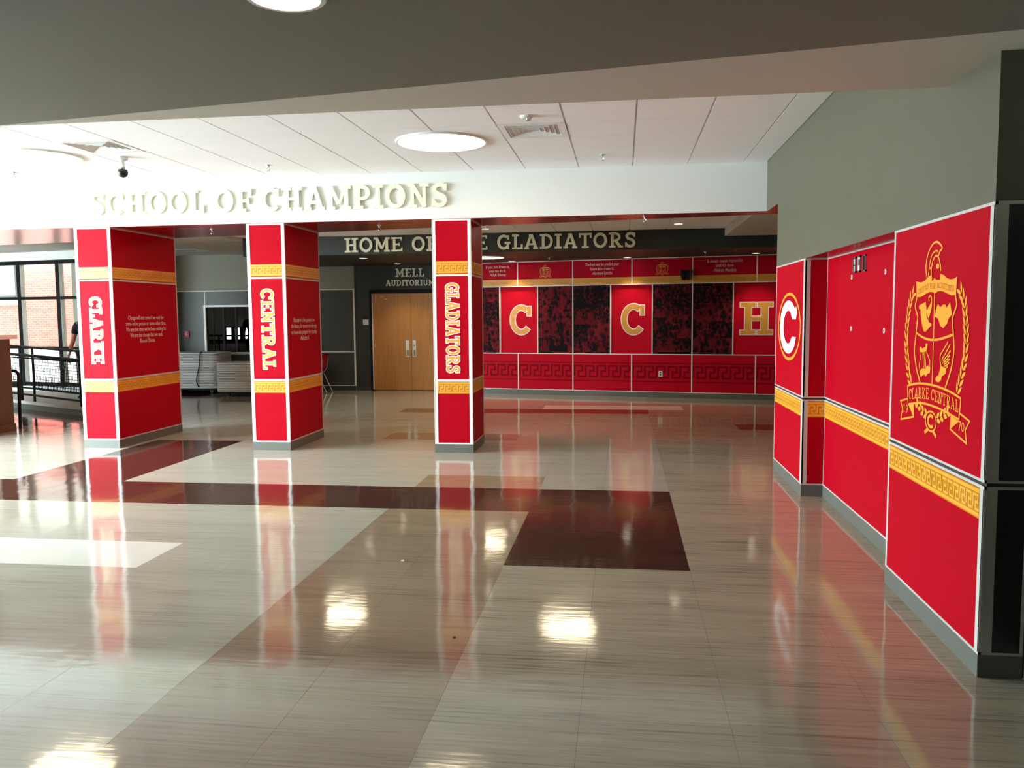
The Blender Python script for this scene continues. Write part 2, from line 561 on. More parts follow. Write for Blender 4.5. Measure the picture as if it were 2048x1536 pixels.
def small_text(name, lines, fr, uc, vtop, width_of_longest, lead, m, parent, n=0.003):
    """flat print of small lines set in the built-in font, centred on uc"""
    cu = bpy.data.curves.new(name, 'FONT')
    cu.body = '\n'.join(lines)
    cu.align_x = 'CENTER'
    cu.size = 1.0
    cu.space_line = 1.0
    cu.resolution_u = 2
    cu.offset = 0.012
    tmp = bpy.data.objects.new(name, cu)
    COL.objects.link(tmp)
    dg = bpy.context.evaluated_depsgraph_get()
    me = bpy.data.meshes.new_from_object(tmp.evaluated_get(dg))
    COL.objects.unlink(tmp)
    bpy.data.objects.remove(tmp)
    xs = [v.co.x for v in me.vertices]
    sx = width_of_longest / (max(xs) - min(xs))
    ys = [v.co.y for v in me.vertices]
    ymax = max(ys)
    sy = lead * (len(lines) - 0.1) / (ymax - min(ys))
    for v in me.vertices:
        v.co = Vector((v.co.x * sx, (v.co.y - ymax) * sy, 0))
    me.materials.clear()
    me.materials.append(MATS[m])
    R = Matrix(((fr.r.x, fr.u.x, fr.n.x, 0), (fr.r.y, fr.u.y, fr.n.y, 0), (fr.r.z, fr.u.z, fr.n.z, 0), (0, 0, 0, 1)))
    return link(name, me, parent, Matrix.Translation(fr.P(uc, vtop, n)) @ R)

def meander(mb, fr, u0, u1, v0, v1, n):
    """running Greek key between two rails, fitted to u0..u1"""
    h = v1 - v0
    add_stroke(mb, fr, [(u0, v1 - .10 * h), (u1, v1 - .10 * h)], .12 * h, None, n)
    add_stroke(mb, fr, [(u0, v0 + .12 * h), (u1, v0 + .12 * h)], .12 * h, None, n)
    a, b = v0 + .27 * h, v1 - .26 * h
    k = b - a
    cnt = max(1, round((u1 - u0) / (1.18 * k)))
    p = (u1 - u0) / cnt
    w = .19 * k
    for i in range(cnt):
        x = u0 + i * p
        X = lambda t: x + t * p
        pts = [(X(.10), a), (X(.10), b), (X(.80), b), (X(.80), a + .52 * k), (X(.45), a + .52 * k), (X(.45), a), (X(1.10) - (0 if i < cnt - 1 else .12 * p), a)]
        add_stroke(mb, fr, pts, w, None, n)

def gold_band(name, fr, u0, u1, v0, v1, n0, parent):
    """gold strip with the Greek key printed on it"""
    b = fbox(name, 'gold_dark', fr, u0, u1, v0, v1, n0, n0 + 0.0015, parent)
    return b

def key_print(fr, u0, u1, v0, v1, n, parent, m='gold'):
    mb = MB()
    meander(mb, fr, u0, u1, v0, v1, n)
    return mb.build('greek_key', m, parent, base=fr.P((u0 + u1) / 2, v0, n))
# ------------------------------------------------------------------ measured layout (metres)
YF = 9.847            # front of the columns and of the white header
ZH = 2.793            # underside of the header
ZC = 3.347            # white tile ceiling
ZS = 2.775            # soffit near the viewer
ZB = 0.105            # rubber base height
XW = 1.606            # right wall face
P0, P1, C0, C1 = 3.934, 5.297, 7.751, 9.158
XR = 1.794            # back of the recess
ZP, ZM = 2.139, 0.893
YB = lambda x: 10.35 - 0.163 * x     # skewed back of columns and header
FX, FY = 0.437, 5.40                 # floor tile grid origin
TX, TY = 0.6096, 0.3048

# ------------------------------------------------------------------ floor
floor = struct(box('floor', 'floor_joint', -15.4, 8.0, -3.4, 18.6, -0.12, -0.004), 'polished linoleum tile floor in beige, tan and dark brown patches')

def floor_colour(cx, cy):
    if cx > 8 or cy < -3:
        return 'floor_taupe'
    X = lambda k: FX + k * TX
    Y = lambda k: FY + k * TY
    inb = lambda a, b, c, d: X(a) < cx < X(b) and Y(c) < cy < Y(d)
    if inb(-2, 0, 0, 8) or inb(-30, 0, 5, 8) or inb(-11, -9, 8, 17):
        return 'floor_dark'
    if cx < -8.9 and cy > 11.75:
        return 'floor_dark'
    if inb(-30, -6, -1, 1):
        return 'floor_cream'
    if inb(-4, -2, 8, 10):
        return 'floor_tan'
    if inb(-6, -3, 18, 20):
        return 'floor_tan'
    if inb(-7, 0, 28, 30):
        return 'floor_brown'
    if inb(-3, 1, 30, 32):
        return 'floor_cream'
    if inb(2, 5, 22, 24):
        return 'floor_brown'
    if inb(-4, -2, -40, 5):
        return 'floor_tan'
    if cx > X(0):
        return 'floor_taupe'
    if cx > X(-2) and cy < Y(0):
        return 'floor_taupe'
    return 'floor_beige'

tile_me = MB().box(-TX / 2 + .0005, TX / 2 - .0005, -TY / 2 + .0003, TY / 2 - .0003, -0.004, 0.0).build('tile', 'floor_beige', mesh_only=True)
cells = []
i0, i1 = int((-15.2 - FX) / TX), int((7.6 - FX) / TX)
for i in range(i0, i1 + 1):
    for j in range(-28, 43):
        cx, cy = FX + (i + .5) * TX, FY + (j + .5) * TY
        if cy > 18.4 or cy < -3.2:
            continue
        d = Vector((cx, cy, -EYE))
        z = d.dot(_fw)
        vis = False
        if z > 0.5:
            px, py = 1024 + F_PX * d.dot(_rt) / z, 768 - F_PX * d.dot(_up) / z
            vis = -60 < px < 2108 and py < 1640
        if vis and cx > XW:
            vis = False
        cells.append((0 if vis else 1, d.length, cx, cy))
cells.sort()
rest = MB()
rest_mats = ['floor_beige', 'floor_taupe', 'floor_tan', 'floor_cream', 'floor_dark', 'floor_brown']
for k, (far, dist, cx, cy) in enumerate(cells):
    m = floor_colour(cx, cy)
    if k < 300:
        o = link('tile', tile_me, floor, Matrix.Translation((cx, cy, 0)))
        o.material_slots[0].link = 'OBJECT'
        o.material_slots[0].material = MATS[m]
    else:
        rest.cur = rest_mats.index(m)
        rest.box(cx - TX / 2 + .0005, cx + TX / 2 - .0005, cy - TY / 2 + .0003, cy + TY / 2 - .0003, -0.004, 0.0)
o = rest.build('tile_field', rest_mats, floor)
o['kind'] = 'stuff'

# ------------------------------------------------------------------ ceilings
LINE1 = [(8.0, 3.613 - 0.1643 * (8.0 - 1.55)), (-3.95, 4.515)]
mb = MB()
mb.prism([(-9.8, -3.2), (1.9, -3.2), (1.9, 3.555), (-3.95, 4.515), (-9.8, 4.52)], 2.760, 2.90)
near_ceiling = struct(mb.build('ceiling', 'ceiling_dark'), 'dark grey flat ceiling over the near end of the hall')
mb = MB()
mb.prism([(1.9, 3.50), (1.9, 4.52), (-3.95, 4.52), (-3.95, 4.46)], ZS, 2.9)
struct(mb.build('ceiling_soffit', 'ceiling_paint'), 'pale wedge-shaped soffit strip before the white tile ceiling')
box('ceiling_riser', 'white_wall', -9.8, XW, 4.40, 4.52, 2.9, 3.7, near_ceiling)

white_ceiling = struct(box('ceiling', 'grid_white', -9.8, XW, 4.52, YF, ZC + 0.012, ZC + 0.10), 'white suspended tile ceiling in front of the lettered header')
CX, CY, CT = -1.120, 7.53, 0.6146

def tile_ceiling(parent, gx, gy, t, x0, x1, y0, y1, z, skip=()):
    full = MB().box(-t / 2 + .008, t / 2 - .008, -t / 2 + .0035, t / 2 - .0035, 0, 0.016).build('ceiling_tile', 'tile_white', mesh_only=True)
    i = math.floor((x0 - gx) / t)
    while gx + i * t < x1 - 1e-4:
        a, b = max(x0, gx + i * t), min(x1, gx + (i + 1) * t)
        j = math.floor((y0 - gy) / t)
        while gy + j * t < y1 - 1e-4:
            c, d = max(y0, gy + j * t), min(y1, gy + (j + 1) * t)
            if b - a > .03 and d - c > .03 and (i, j) not in skip:
                if b - a > t - 1e-3 and d - c > t - 1e-3:
                    link('ceiling_tile', full, parent, Matrix.Translation(((a + b) / 2, (c + d) / 2, z)))
                else:
                    box('ceiling_tile', 'tile_white', a + .006, b - .006, c + .0035, d - .0035, z, z + .016, parent)
            j += 1
        i += 1
tile_ceiling(white_ceiling, CX, CY, CT, -9.8, XW, 4.52, YF, ZC, skip={(0, 0), (-7, 0)})

hall_ceiling = struct(box('ceiling', 'grid_white', -6.8, 1.69, 9.9, 14.5, 3.085, 3.2), 'suspended tile ceiling of the hall behind the columns')
tile_ceiling(hall_ceiling, CX, 14.5 - 8 * CT, CT, -6.8, 1.69, 11.6, 14.5, 3.07)
struct(box('ceiling', 'ceiling_paint', -15.4, -8.25, 10.0, 18.4, 3.04, 3.2), 'plain white ceiling over the window side of the hall')
struct(box('ceiling', 'ceiling_paint', -8.25, -6.8, 10.0, 18.4, 3.015, 3.2), 'plain grey-white ceiling strip beside the lettered fascia')
struct(box('ceiling', 'ceiling_paint', 1.69, 8.0, 9.0, 14.5, 2.94, 3.2), 'lowered plain ceiling at the right end of the hall')

# ------------------------------------------------------------------ header with the raised letters
mb = MB()
mb.prism([(-9.8, YF), (XW, YF), (XW + .19, YF), (XW + .19, YB(XW)), (-9.8, YB(-9.8))], ZH + .006, 3.7)
header = struct(mb.build('wall_header', 'white_wall'), 'white header beam carrying raised letters above the columns')
mb = MB()
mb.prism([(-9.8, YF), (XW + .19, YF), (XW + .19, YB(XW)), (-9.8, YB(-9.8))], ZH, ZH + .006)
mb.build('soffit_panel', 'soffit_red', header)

def raised_sign(name, fr, words, y, h, depth, m, label):
    t = thing(name, fr.P((words[0][1] + words[-1][2]) / 2, y, 0), label, 'sign')
    for s, x0, x1 in words:
        sx = (x1 - x0) / text_width(s)
        x = x0
        for c in s:
            mb = MB()
            glyph(mb, fr, c, x, y, sx, h, 0.008, depth)
            mb.build('letter', m, t, base=fr.P(x, y, 0))
            x += (GL[c][0] + TRACK) * sx
    return t

FACADE = Frame((0, YF, 0), (1, 0, 0))
raised_sign('wall_lettering', FACADE, [('SCHOOL', -6.60, -5.09), ('OF', -4.957, -4.474), ('CHAMPIONS', -4.346, -2.042)], 2.935, 0.275, 0.035, 'letter_cream',
            'raised cream letters reading SCHOOL OF CHAMPIONS on the white header')

# ------------------------------------------------------------------ the three lettered columns
def rows(fr, u0, u1, tw, parent, tmat, lettering=None, quote=None, n=0.006):
    """red panels, gold key bands and metal trim of one column face, u0..u1 wide"""
    a, b = u0 + tw, u1 - tw
    top = fbox('panel', 'red', fr, a, b, 2.145, 2.775, 0, n, parent)
    g = gold_band('gold_band', fr, a, b, 2.155, 2.300, n, parent)
    key_print(fr, a, b, 2.155, 2.300, n + .003, g)
    mid = fbox('panel', 'red', fr, a, b, 0.889, 2.125, 0, n, parent)
    low = fbox('panel', 'red', fr, a, b, 0.12, 0.864, 0, n, parent)
    g = gold_band('gold_band', fr, a, b, 0.718, 0.860, n, parent)
    key_print(fr, a, b, 0.718, 0.860, n + .003, g)
    for x0, x1 in ((u0, a), (b, u1)):
        fbox('trim', tmat, fr, x0, x1, ZB, ZH, 0, n + .004, parent)
    for v0, v1 in ((ZB, .12), (.864, .889), (2.125, 2.145), (2.775, ZH)):
        fbox('trim', tmat, fr, a, b, v0, v1, 0, n + .004, parent)
    if lettering:
        s, z1, z0, c = lettering
        vf = Frame(fr.P((u0 + u1) / 2 - c / 2, 0, 0), (0, 0, -1), fr.r)
        mb = MB()
        word(mb, vf, s, -z1, -z0, 0, c, None, n + .0025, grow=0.0085)
        mb.build('letter_outline', 'white_print', mid)
        mb = MB()
        word(mb, vf, s, -z1, -z0, 0, c, None, n + .004)
        mb.build('lettering', 'letter_gold', mid)
    if quote:
        lines, uc, vt, w, lead = quote
        small_text('quotation', lines, fr, uc, vt, w, lead, 'text_print', mid, n + .003)
    return mid

def column(a, b, word_, quote, label):
    base = ((a + b) / 2, (YF + YB(b)) / 2, 0)
    t = thing('column', base, label, 'column', 'lettered red columns')
    ring = [(a + .012, YF + .012), (b - .012, YF + .012), (b - .012, YB(b) - .012), (a + .012, YB(a) - .012)]
    MB().prism(ring, ZB, ZH).build('core', 'trim_dark', t, base=base)
    ring = [(a, YF), (b, YF), (b, YB(b)), (a, YB(a))]
    MB().prism(ring, 0, ZB).build('rubber_base', 'rubber_base', t, base=base)
    rows(Frame(((a + b) / 2, YF + .012, 0), (1, 0, 0)), -(b - a) / 2, (b - a) / 2, .042, t, 'trim_white', lettering=word_)
    D = YB(b) - YF
    rows(Frame((b - .012, YF, 0), (0, 1, 0)), 0.0, D, .016, t, 'trim', quote=quote)
    D = YB(a) - YF
    rows(Frame((a + .012, YF, 0), (0, -1, 0)), -D, 0.0, .016, t, 'trim')
    d = Vector((a - b, YB(a) - YB(b), 0))
    rows(Frame((b, YB(b) - .012, 0), d), 0.0, d.length, .03, t, 'trim')
    return t

column(-6.856, -6.364, ('CLARKE', 1.926, 1.086, .16),
       (['Change will not come if we wait for', 'some other person or some other time.', "We are the ones we've been waiting for", 'We are the change that we seek.', '-Barack Obama'], .735, 1.69, .96, .0735),
       'red column reading CLARKE, leftmost of the three')
column(-4.573, -4.083, ('CENTRAL', 2.0, 1.014, .16),
       (['Education is the passport to', 'the future, for tomorrow belongs', 'to those who prepare for it today', '-Malcolm X'], .575, 1.645, .88, .0735),
       'red column reading CENTRAL, between the other two')
column(-2.251, -1.778, ('GLADIATORS', 2.04, .97, .16), None, 'red column reading GLADIATORS, nearest the emblem wall')

# ------------------------------------------------------------------ right wall: piers, recess and upper wall
mb = MB()
mb.box(XW, XR + .25, P0, C1, ZP, 3.7)
mb.box(XW, XR + .04, C1, YF, ZH + .006, 3.7)
wall_right = struct(mb.build('wall_right', 'olive'), 'olive-grey upper wall above the red panelled piers')
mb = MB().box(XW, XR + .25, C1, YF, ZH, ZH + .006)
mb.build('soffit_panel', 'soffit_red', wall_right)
mb = MB()
mb.box(XW + .012, XR + .25, P0 + .012, P1, 0, ZP)
mb.box(XR + .012, XR + .25, P1, C0, 0, ZP)
mb.box(XW + .012, XR + .25, C0 + .012, C1 - .005, 0, ZP)
mb.build('wall_backing', 'trim_dark', wall_right)
RW = lambda y: Frame((XW + .012, y, 0), (0, -1, 0))

def pier(fr, u0, u1, tl, tr, parent, n=.010):
    """panels of one face: lower panel with gold band, dark reveal, upper panel"""
    low = fbox('panel', 'red', fr, u0 + tl, u1 - tr, ZB + .012, .866, 0, n, parent)
    g = gold_band('gold_band', fr, u0 + tl, u1 - tr, .722, .862, n, parent)
    key_print(fr, u0 + tl, u1 - tr, .722, .862, n + .003, g)
    up = fbox('panel', 'red', fr, u0 + tl, u1 - tr, .908, ZP - .014, 0, n, parent)
    fbox('reveal', 'trim_dark', fr, u0, u1, .880, .896, 0, .004, parent)
    for v0, v1 in ((ZB, ZB + .012), (.866, .880), (.896, .908), (ZP - .014, ZP)):
        fbox('trim', 'trim', fr, u0, u1, v0, v1, 0, n + .003, parent)
    for x0, x1 in ((u0, u0 + tl), (u1 - tr, u1)):
        if x1 - x0 > .001:
            fbox('trim', 'trim', fr, x0, x1, ZB, .880, 0, n + .002, parent)
            fbox('trim', 'trim', fr, x0, x1, .896, ZP, 0, n + .002, parent)
    fbox('rubber_base', 'rubber_base', fr, u0, u1, 0, ZB, 0, n + .004, parent)
    return low, up

# near pier with the big crest
fr = RW(4.61)
_, crest_panel = pier(fr, 4.61 - P1, 4.61 - P0, .028, .045, wall_right)
# its end facing the viewer
fe = Frame((XW + .012, P0 + .012, 0), (1, 0, 0))
for v0, v1 in ((ZB + .012, .880), (.896, ZP)):
    fbox('trim', 'trim', fe, -.012, .045, v0, v1, 0, .011, wall_right)
    fbox('panel', 'black_panel', fe, .045, .165, v0, v1, 0, .009, wall_right)  # black colour carries the shade of this unlit end
    fbox('trim', 'trim', fe, .165, .178, v0, v1, 0, .011, wall_right)
for v0, v1 in ((ZB, ZB + .012), (.866, .880), (.896, .908), (ZP - .014, ZP)):
    fbox('trim', 'trim', fe, -.012, .178, v0, v1, 0, .012, wall_right)
fbox('reveal', 'trim_dark', fe, 0, .178, .880, .896, 0, .004, wall_right)
fbox('rubber_base', 'rubber_base', fe, -.012, .178, 0, ZB, 0, .014, wall_right)
# recess
fq = Frame((XR + .012, 6.5, 0), (0, -1, 0))
pier(fq, 6.5 - C0, 6.5 - P1, .012, .012, wall_right, n=.010)
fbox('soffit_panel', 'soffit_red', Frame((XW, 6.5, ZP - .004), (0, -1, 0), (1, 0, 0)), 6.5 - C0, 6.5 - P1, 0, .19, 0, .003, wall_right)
# far pier: return that faces the viewer, then the face with the round emblem
fe = Frame((XW + .012, C0 + .012, 0), (1, 0, 0))
pier(fe, -.012, .19, .045, .012, wall_right, n=.010)
fr2 = RW(8.45)
_, round_panel = pier(fr2, 8.45 - C1, 8.45 - C0, .022, .075, wall_right)
# end of the far pier seen from the hall
fe = Frame((XW + .2, C1 - .006, 0), (-1, 0, 0))
fbox('panel', 'red', fe, 0, .18, ZB, ZP, 0, .006, wall_right)
# wall running on towards the viewer
wn = struct(box('wall_right_near', 'wall_grey', XR + .02, XR + .25, -3.2, P0, 0, 2.9), 'wall running back past the near pier, shade put into its dark panels')
fn = Frame((XR + .02, 0, 0), (0, -1, 0))
u = -P0
while u < 3.0:
    fbox('panel', 'black_panel', fn, u + .012, u + 1.16, ZB + .01, .880, 0, .008, wn)  # dark panel colours stand in for the lack of light here
    fbox('panel', 'panel_grey', fn, u + .012, u + 1.16, .896, ZP, 0, .008, wn)
    fbox('trim', 'trim', fn, u - .006, u + .012, ZB, ZP, 0, .010, wn)
    u += 1.172
fbox('rubber_base', 'rubber_base', fn, -P0, 3.0, 0, ZB, 0, .012, wn)

# round C emblem on the far pier
mb = MB()
add_stroke(mb, fr2, arc(0, 1.523, .535, .315, 0, 360, 56), .030, None, .0135)
ring = mb.build('emblem_ring', 'orange', round_panel)
mb = MB()
outer = arc(-.03, 1.518, .425, .258, 42, 318, 40)
inner = arc(-.03, 1.518, .235, .160, 318, 42, 36)
pts = outer + [(.35, 1.43), (.16, 1.43)] + inner[3:-3] + [(.16, 1.595), (.33, 1.595), (.385, 1.665), (.335, 1.72)]
add_poly(mb, fr2, pts, .0142)
mb.build('letter', 'white_print', round_panel)

# crest on the near pier
EMB = {"F":{"banner":[[-0.29,1.827],[-0.213,1.819],[-0.16,1.826],[-0.113,1.843],[-0.059,1.855],[-0.059,1.827],[-0.039,1.822],[-0.017,1.836],[0.011,1.825],[0.066,1.822],[0.064,1.854],[0.111,1.845],[0.15,1.829],[0.197,1.82],[0.242,1.821],[0.281,1.83],[0.275,1.806],[0.267,1.743],[0.222,1.741],[0.171,1.75],[0.118,1.762],[0.07,1.767],[0.031,1.764],[0.002,1.756],[-0.038,1.763],[-0.08,1.765],[-0.132,1.757],[-0.185,1.745],[-0.228,1.74],[-0.268,1.742]],"scroll":[[-0.235,1.695],[-0.133,1.713],[-0.12,1.688],[-0.112,1.654],[-0.076,1.605],[-0.044,1.6],[-0.038,1.59],[-0.124,1.553],[-0.151,1.558],[-0.182,1.6],[-0.204,1.65],[-0.206,1.675],[-0.228,1.675]],"feather":[[-0.118,1.665],[-0.083,1.688],[-0.054,1.71],[-0.039,1.718],[-0.042,1.688],[-0.054,1.658],[-0.078,1.631],[-0.103,1.616]],"hands":[[0.007,1.636],[0.019,1.672],[0.044,1.702],[0.077,1.683],[0.115,1.697],[0.143,1.697],[0.159,1.679],[0.205,1.707],[0.233,1.647],[0.192,1.626],[0.175,1.601],[0.126,1.578],[0.086,1.589],[0.053,1.625]],"lyretop":[[-0.201,1.442],[-0.205,1.465],[-0.182,1.474],[-0.164,1.463],[-0.117,1.474],[-0.113,1.493],[-0.086,1.493],[-0.089,1.466],[-0.104,1.45],[-0.168,1.442]],"lyrebody":[[-0.181,1.345],[-0.154,1.355],[-0.111,1.356],[-0.066,1.38],[-0.054,1.369],[-0.031,1.367],[-0.041,1.338],[-0.067,1.334],[-0.102,1.314],[-0.119,1.326],[-0.151,1.316],[-0.166,1.305],[-0.19,1.325]],"foot":[[0.114,1.387],[0.182,1.377],[0.179,1.351],[0.129,1.333],[0.121,1.314],[0.093,1.301],[0.058,1.302],[0.042,1.312],[0.056,1.326],[0.084,1.337]],"tril":[[-0.359,1.142],[-0.271,1.15],[-0.27,1.081]],"trir":[[0.269,1.148],[0.366,1.135],[0.268,1.085]]},"S":{"shl":[[-0.281,1.825],[-0.268,1.742],[-0.292,1.692],[-0.25,1.638],[-0.252,1.611],[-0.264,1.544],[-0.276,1.492],[-0.281,1.454],[-0.271,1.407],[-0.231,1.338],[-0.175,1.275]],"shr":[[0.277,1.829],[0.272,1.741],[0.289,1.694],[0.25,1.64],[0.245,1.615],[0.263,1.546],[0.27,1.511],[0.275,1.478],[0.269,1.432],[0.239,1.363],[0.181,1.28]],"mid":[[-0.006,1.761],[0.001,1.502],[0.0,1.286]],"arc":[[-0.255,1.544],[-0.176,1.527],[-0.089,1.516],[0.005,1.515],[0.082,1.521],[0.177,1.535],[0.262,1.549]],"cr1":[[-0.124,1.844],[-0.144,1.89],[-0.133,1.943],[-0.1,1.985],[-0.051,2.013],[-0.001,2.02],[0.048,2.005],[0.079,1.983],[0.047,1.967],[0.034,1.946]],"cr2":[[-0.108,1.847],[-0.096,1.888],[-0.084,1.925],[-0.056,1.96],[-0.007,1.975],[0.028,1.967]],"cr3":[[-0.055,1.83],[-0.064,1.875],[-0.052,1.915],[-0.024,1.943],[0.0,1.949],[0.031,1.939],[0.058,1.905],[0.071,1.868]],"cr4":[[-0.096,1.89],[-0.062,1.888]],"curl":[[-0.044,1.714],[-0.048,1.733],[-0.068,1.744],[-0.087,1.733],[-0.081,1.716]],"ly1":[[-0.173,1.437],[-0.2,1.371],[-0.179,1.326]],"ly2":[[-0.098,1.45],[-0.042,1.404],[-0.038,1.362]],"st1":[[-0.152,1.442],[-0.129,1.353]],"st2":[[-0.135,1.445],[-0.111,1.356]],"st3":[[-0.12,1.447],[-0.094,1.363]],"w1":[[0.12,1.38],[0.102,1.412],[0.104,1.441],[0.145,1.472],[0.197,1.512]],"w2":[[0.133,1.395],[0.13,1.422],[0.17,1.452],[0.226,1.5]],"w3":[[0.141,1.414],[0.186,1.438],[0.234,1.469]],"w4":[[0.146,1.403],[0.192,1.424],[0.226,1.447]],"w5":[[0.152,1.395],[0.193,1.41],[0.224,1.427]],"w6":[[0.157,1.386],[0.194,1.395],[0.221,1.41]],"w7":[[0.177,1.376],[0.204,1.389]],"ribt":[[-0.38,1.242],[-0.275,1.261],[-0.164,1.274],[0.005,1.279],[0.095,1.277],[0.182,1.272],[0.275,1.263],[0.382,1.246]],"ribr":[[0.382,1.248],[0.366,1.142]],"ribb":[[-0.359,1.14],[-0.154,1.168],[0.014,1.171],[0.134,1.166],[0.258,1.155],[0.365,1.144]],"ribl":[[-0.378,1.242],[-0.359,1.141]],"taill":[[-0.361,1.172],[-0.489,1.145],[-0.448,1.108],[-0.473,1.04],[-0.264,1.08],[-0.271,1.15]],"tailr":[[0.376,1.174],[0.491,1.151],[0.446,1.104],[0.464,1.042],[0.264,1.083],[0.269,1.146]],"h1":[[-0.035,1.042],[-0.086,1.017]],"h2":[[0.032,1.043],[0.08,1.018]]},"L":{"left":[[-0.321,1.255],[-0.341,1.278],[-0.369,1.32],[-0.385,1.364],[-0.401,1.408],[-0.411,1.452],[-0.417,1.473],[-0.421,1.528],[-0.417,1.581],[-0.404,1.634],[-0.385,1.69],[-0.36,1.738],[-0.338,1.758]],"right":[[0.333,1.265],[0.351,1.302],[0.369,1.338],[0.387,1.377],[0.401,1.415],[0.41,1.449],[0.415,1.49],[0.416,1.504],[0.414,1.55],[0.407,1.6],[0.397,1.644],[0.385,1.684],[0.365,1.718],[0.336,1.753]],"sl":[[-0.063,1.116],[-0.117,1.125],[-0.163,1.144],[-0.197,1.155]],"sr":[[0.08,1.111],[0.128,1.125],[0.175,1.145],[0.211,1.16]]},"bt":[[-0.252,1.756],[-0.187,1.766],[-0.102,1.781],[-0.03,1.779],[0.019,1.781],[0.108,1.775],[0.184,1.762],[0.248,1.76]],"rt":[[-0.349,1.17],[-0.189,1.19],[-0.039,1.2],[0.012,1.197],[0.142,1.19],[0.264,1.181],[0.363,1.171]]}

def emblem_mesh():
    fr0 = Frame((0, 0, 0), (1, 0, 0), (0, 1, 0))
    mb = MB()
    for k, p in EMB['F'].items():
        add_poly(mb, fr0, p, .0)
    thick = dict(shl=.013, shr=.013, mid=.010, arc=.012, cr1=.011, cr2=.008, cr3=.010, cr4=.012, curl=.010, ribt=.011, ribb=.011, ribl=.010, ribr=.010, taill=.010, tailr=.010, h1=.020, h2=.020, st1=.006, st2=.006, st3=.006)
    for k, p in EMB['S'].items():
        q = smooth(p, 4) if len(p) > 3 and not k.startswith('tail') else p
        add_stroke(mb, fr0, q, thick.get(k, .008), None, .0005)
    add_poly(mb, fr0, arc(.023, 1.894, .022, .014, 0, 360, 12)[:-1], .0)
    # laurel leaves
    for key, ln, wd, n in (('left', .062, .021, 13), ('right', .062, .021, 13), ('sl', .050, .026, 4), ('sr', .050, .026, 4)):
        path = smooth(EMB['L'][key], 6)
        acc = [0.0]
        for a, b in zip(path, path[1:]):
            acc.append(acc[-1] + math.dist(a, b))
        for i in range(n):
            t = acc[-1] * i / (n - 1) * .985
            k = max(j for j in range(len(acc)) if acc[j] <= t + 1e-9)
            k = min(k, len(path) - 2)
            f = (t - acc[k]) / max(1e-6, acc[k + 1] - acc[k])
            p0 = Vector((path[k][0] + f * (path[k + 1][0] - path[k][0]), path[k][1] + f * (path[k + 1][1] - path[k][1])))
            d = (Vector(path[k + 1]) - Vector(path[k])).normalized()
            for s in (-1, 1):
                c, sn = math.cos(s * .46), math.sin(s * .46)
                e = Vector((d.x * c - d.y * sn, d.x * sn + d.y * c))
                w = Vector((-e.y, e.x)) * wd / 2
                p = p0 + Vector((-d.y, d.x)) * s * .004
                add_poly(mb, fr0, [tuple(p), tuple(p + e * ln * .35 - w), tuple(p + e * ln * .75 - w * .7), tuple(p + e * ln), tuple(p + e * ln * .75 + w * .7), tuple(p + e * ln * .35 + w)], .0002 * (i % 2) + .0001 * (s + 1))
    # roundel with C
    add_stroke(mb, fr0, arc(.0, 1.088, .078, .052, 0, 360, 28), .010, None, .0006)
    add_stroke(mb, fr0, arc(.0, 1.088, .042, .030, 45, 315, 16), .017, None, .0006)
    # ribbon lettering along its curve
    def along(path, s, h, x0, x1, sq):
        pth = smooth(path, 8)
        adv = [GL[c][0] + .12 for c in s]
        tot = sum(adv)
        x = 0.0
        for c, a in zip(s, adv):
            u = x0 + (x1 - x0) * (x / tot)
            k = max(0, min(len(pth) - 2, max((j for j in range(len(pth)) if pth[j][0] <= u), default=0)))
            A, B = pth[k], pth[k + 1]
            f = (u - A[0]) / max(1e-6, B[0] - A[0])
            v = A[1] + f * (B[1] - A[1])
            sx = (x1 - x0) / tot
            for pts, w in GL[c][1]:
                add_stroke(mb, fr0, [(u + px * sx, v + py * h) for px, py in pts], w * sq * (sx + h) / 2, None, .0008)
            x += a
    along(EMB['rt'], 'CLARKE CENTRAL', .062, -.352, .362, .62)
    for s, x0, y0 in (('19', -.435, 1.088), ('70', .358, 1.090)):
        x = x0
        for c in s:
            for pts, w in GL[c][1]:
                add_stroke(mb, fr0, [(x + px * .055, y0 + py * .048) for px, py in pts], w * .040, None, .0008)
            x += .040
    emb = mb.build('crest', 'orange', mesh_only=True)
    mb = MB()
    along(EMB['bt'], 'UNITAS PER ACADEMIA', .030, -.255, .255, .6)
    return emb, mb.build('crest_motto', 'brown_print', mesh_only=True)

crest_me, motto_me = emblem_mesh()
def wall_matrix(fr, u, v, n, s=1.0, ox=0.0, oy=0.0):
    R = Matrix(((fr.r.x, fr.u.x, fr.n.x, 0), (fr.r.y, fr.u.y, fr.n.y, 0), (fr.r.z, fr.u.z, fr.n.z, 0), (0, 0, 0, 1)))
    return Matrix.Translation(fr.P(u, v, n)) @ R @ Matrix.Scale(s, 4) @ Matrix.Translation((-ox, -oy, 0))
c = link('crest', crest_me, crest_panel, wall_matrix(fr, 0, 0, .0125))
link('crest_motto', motto_me, c, wall_matrix(fr, 0, 0, .0138))

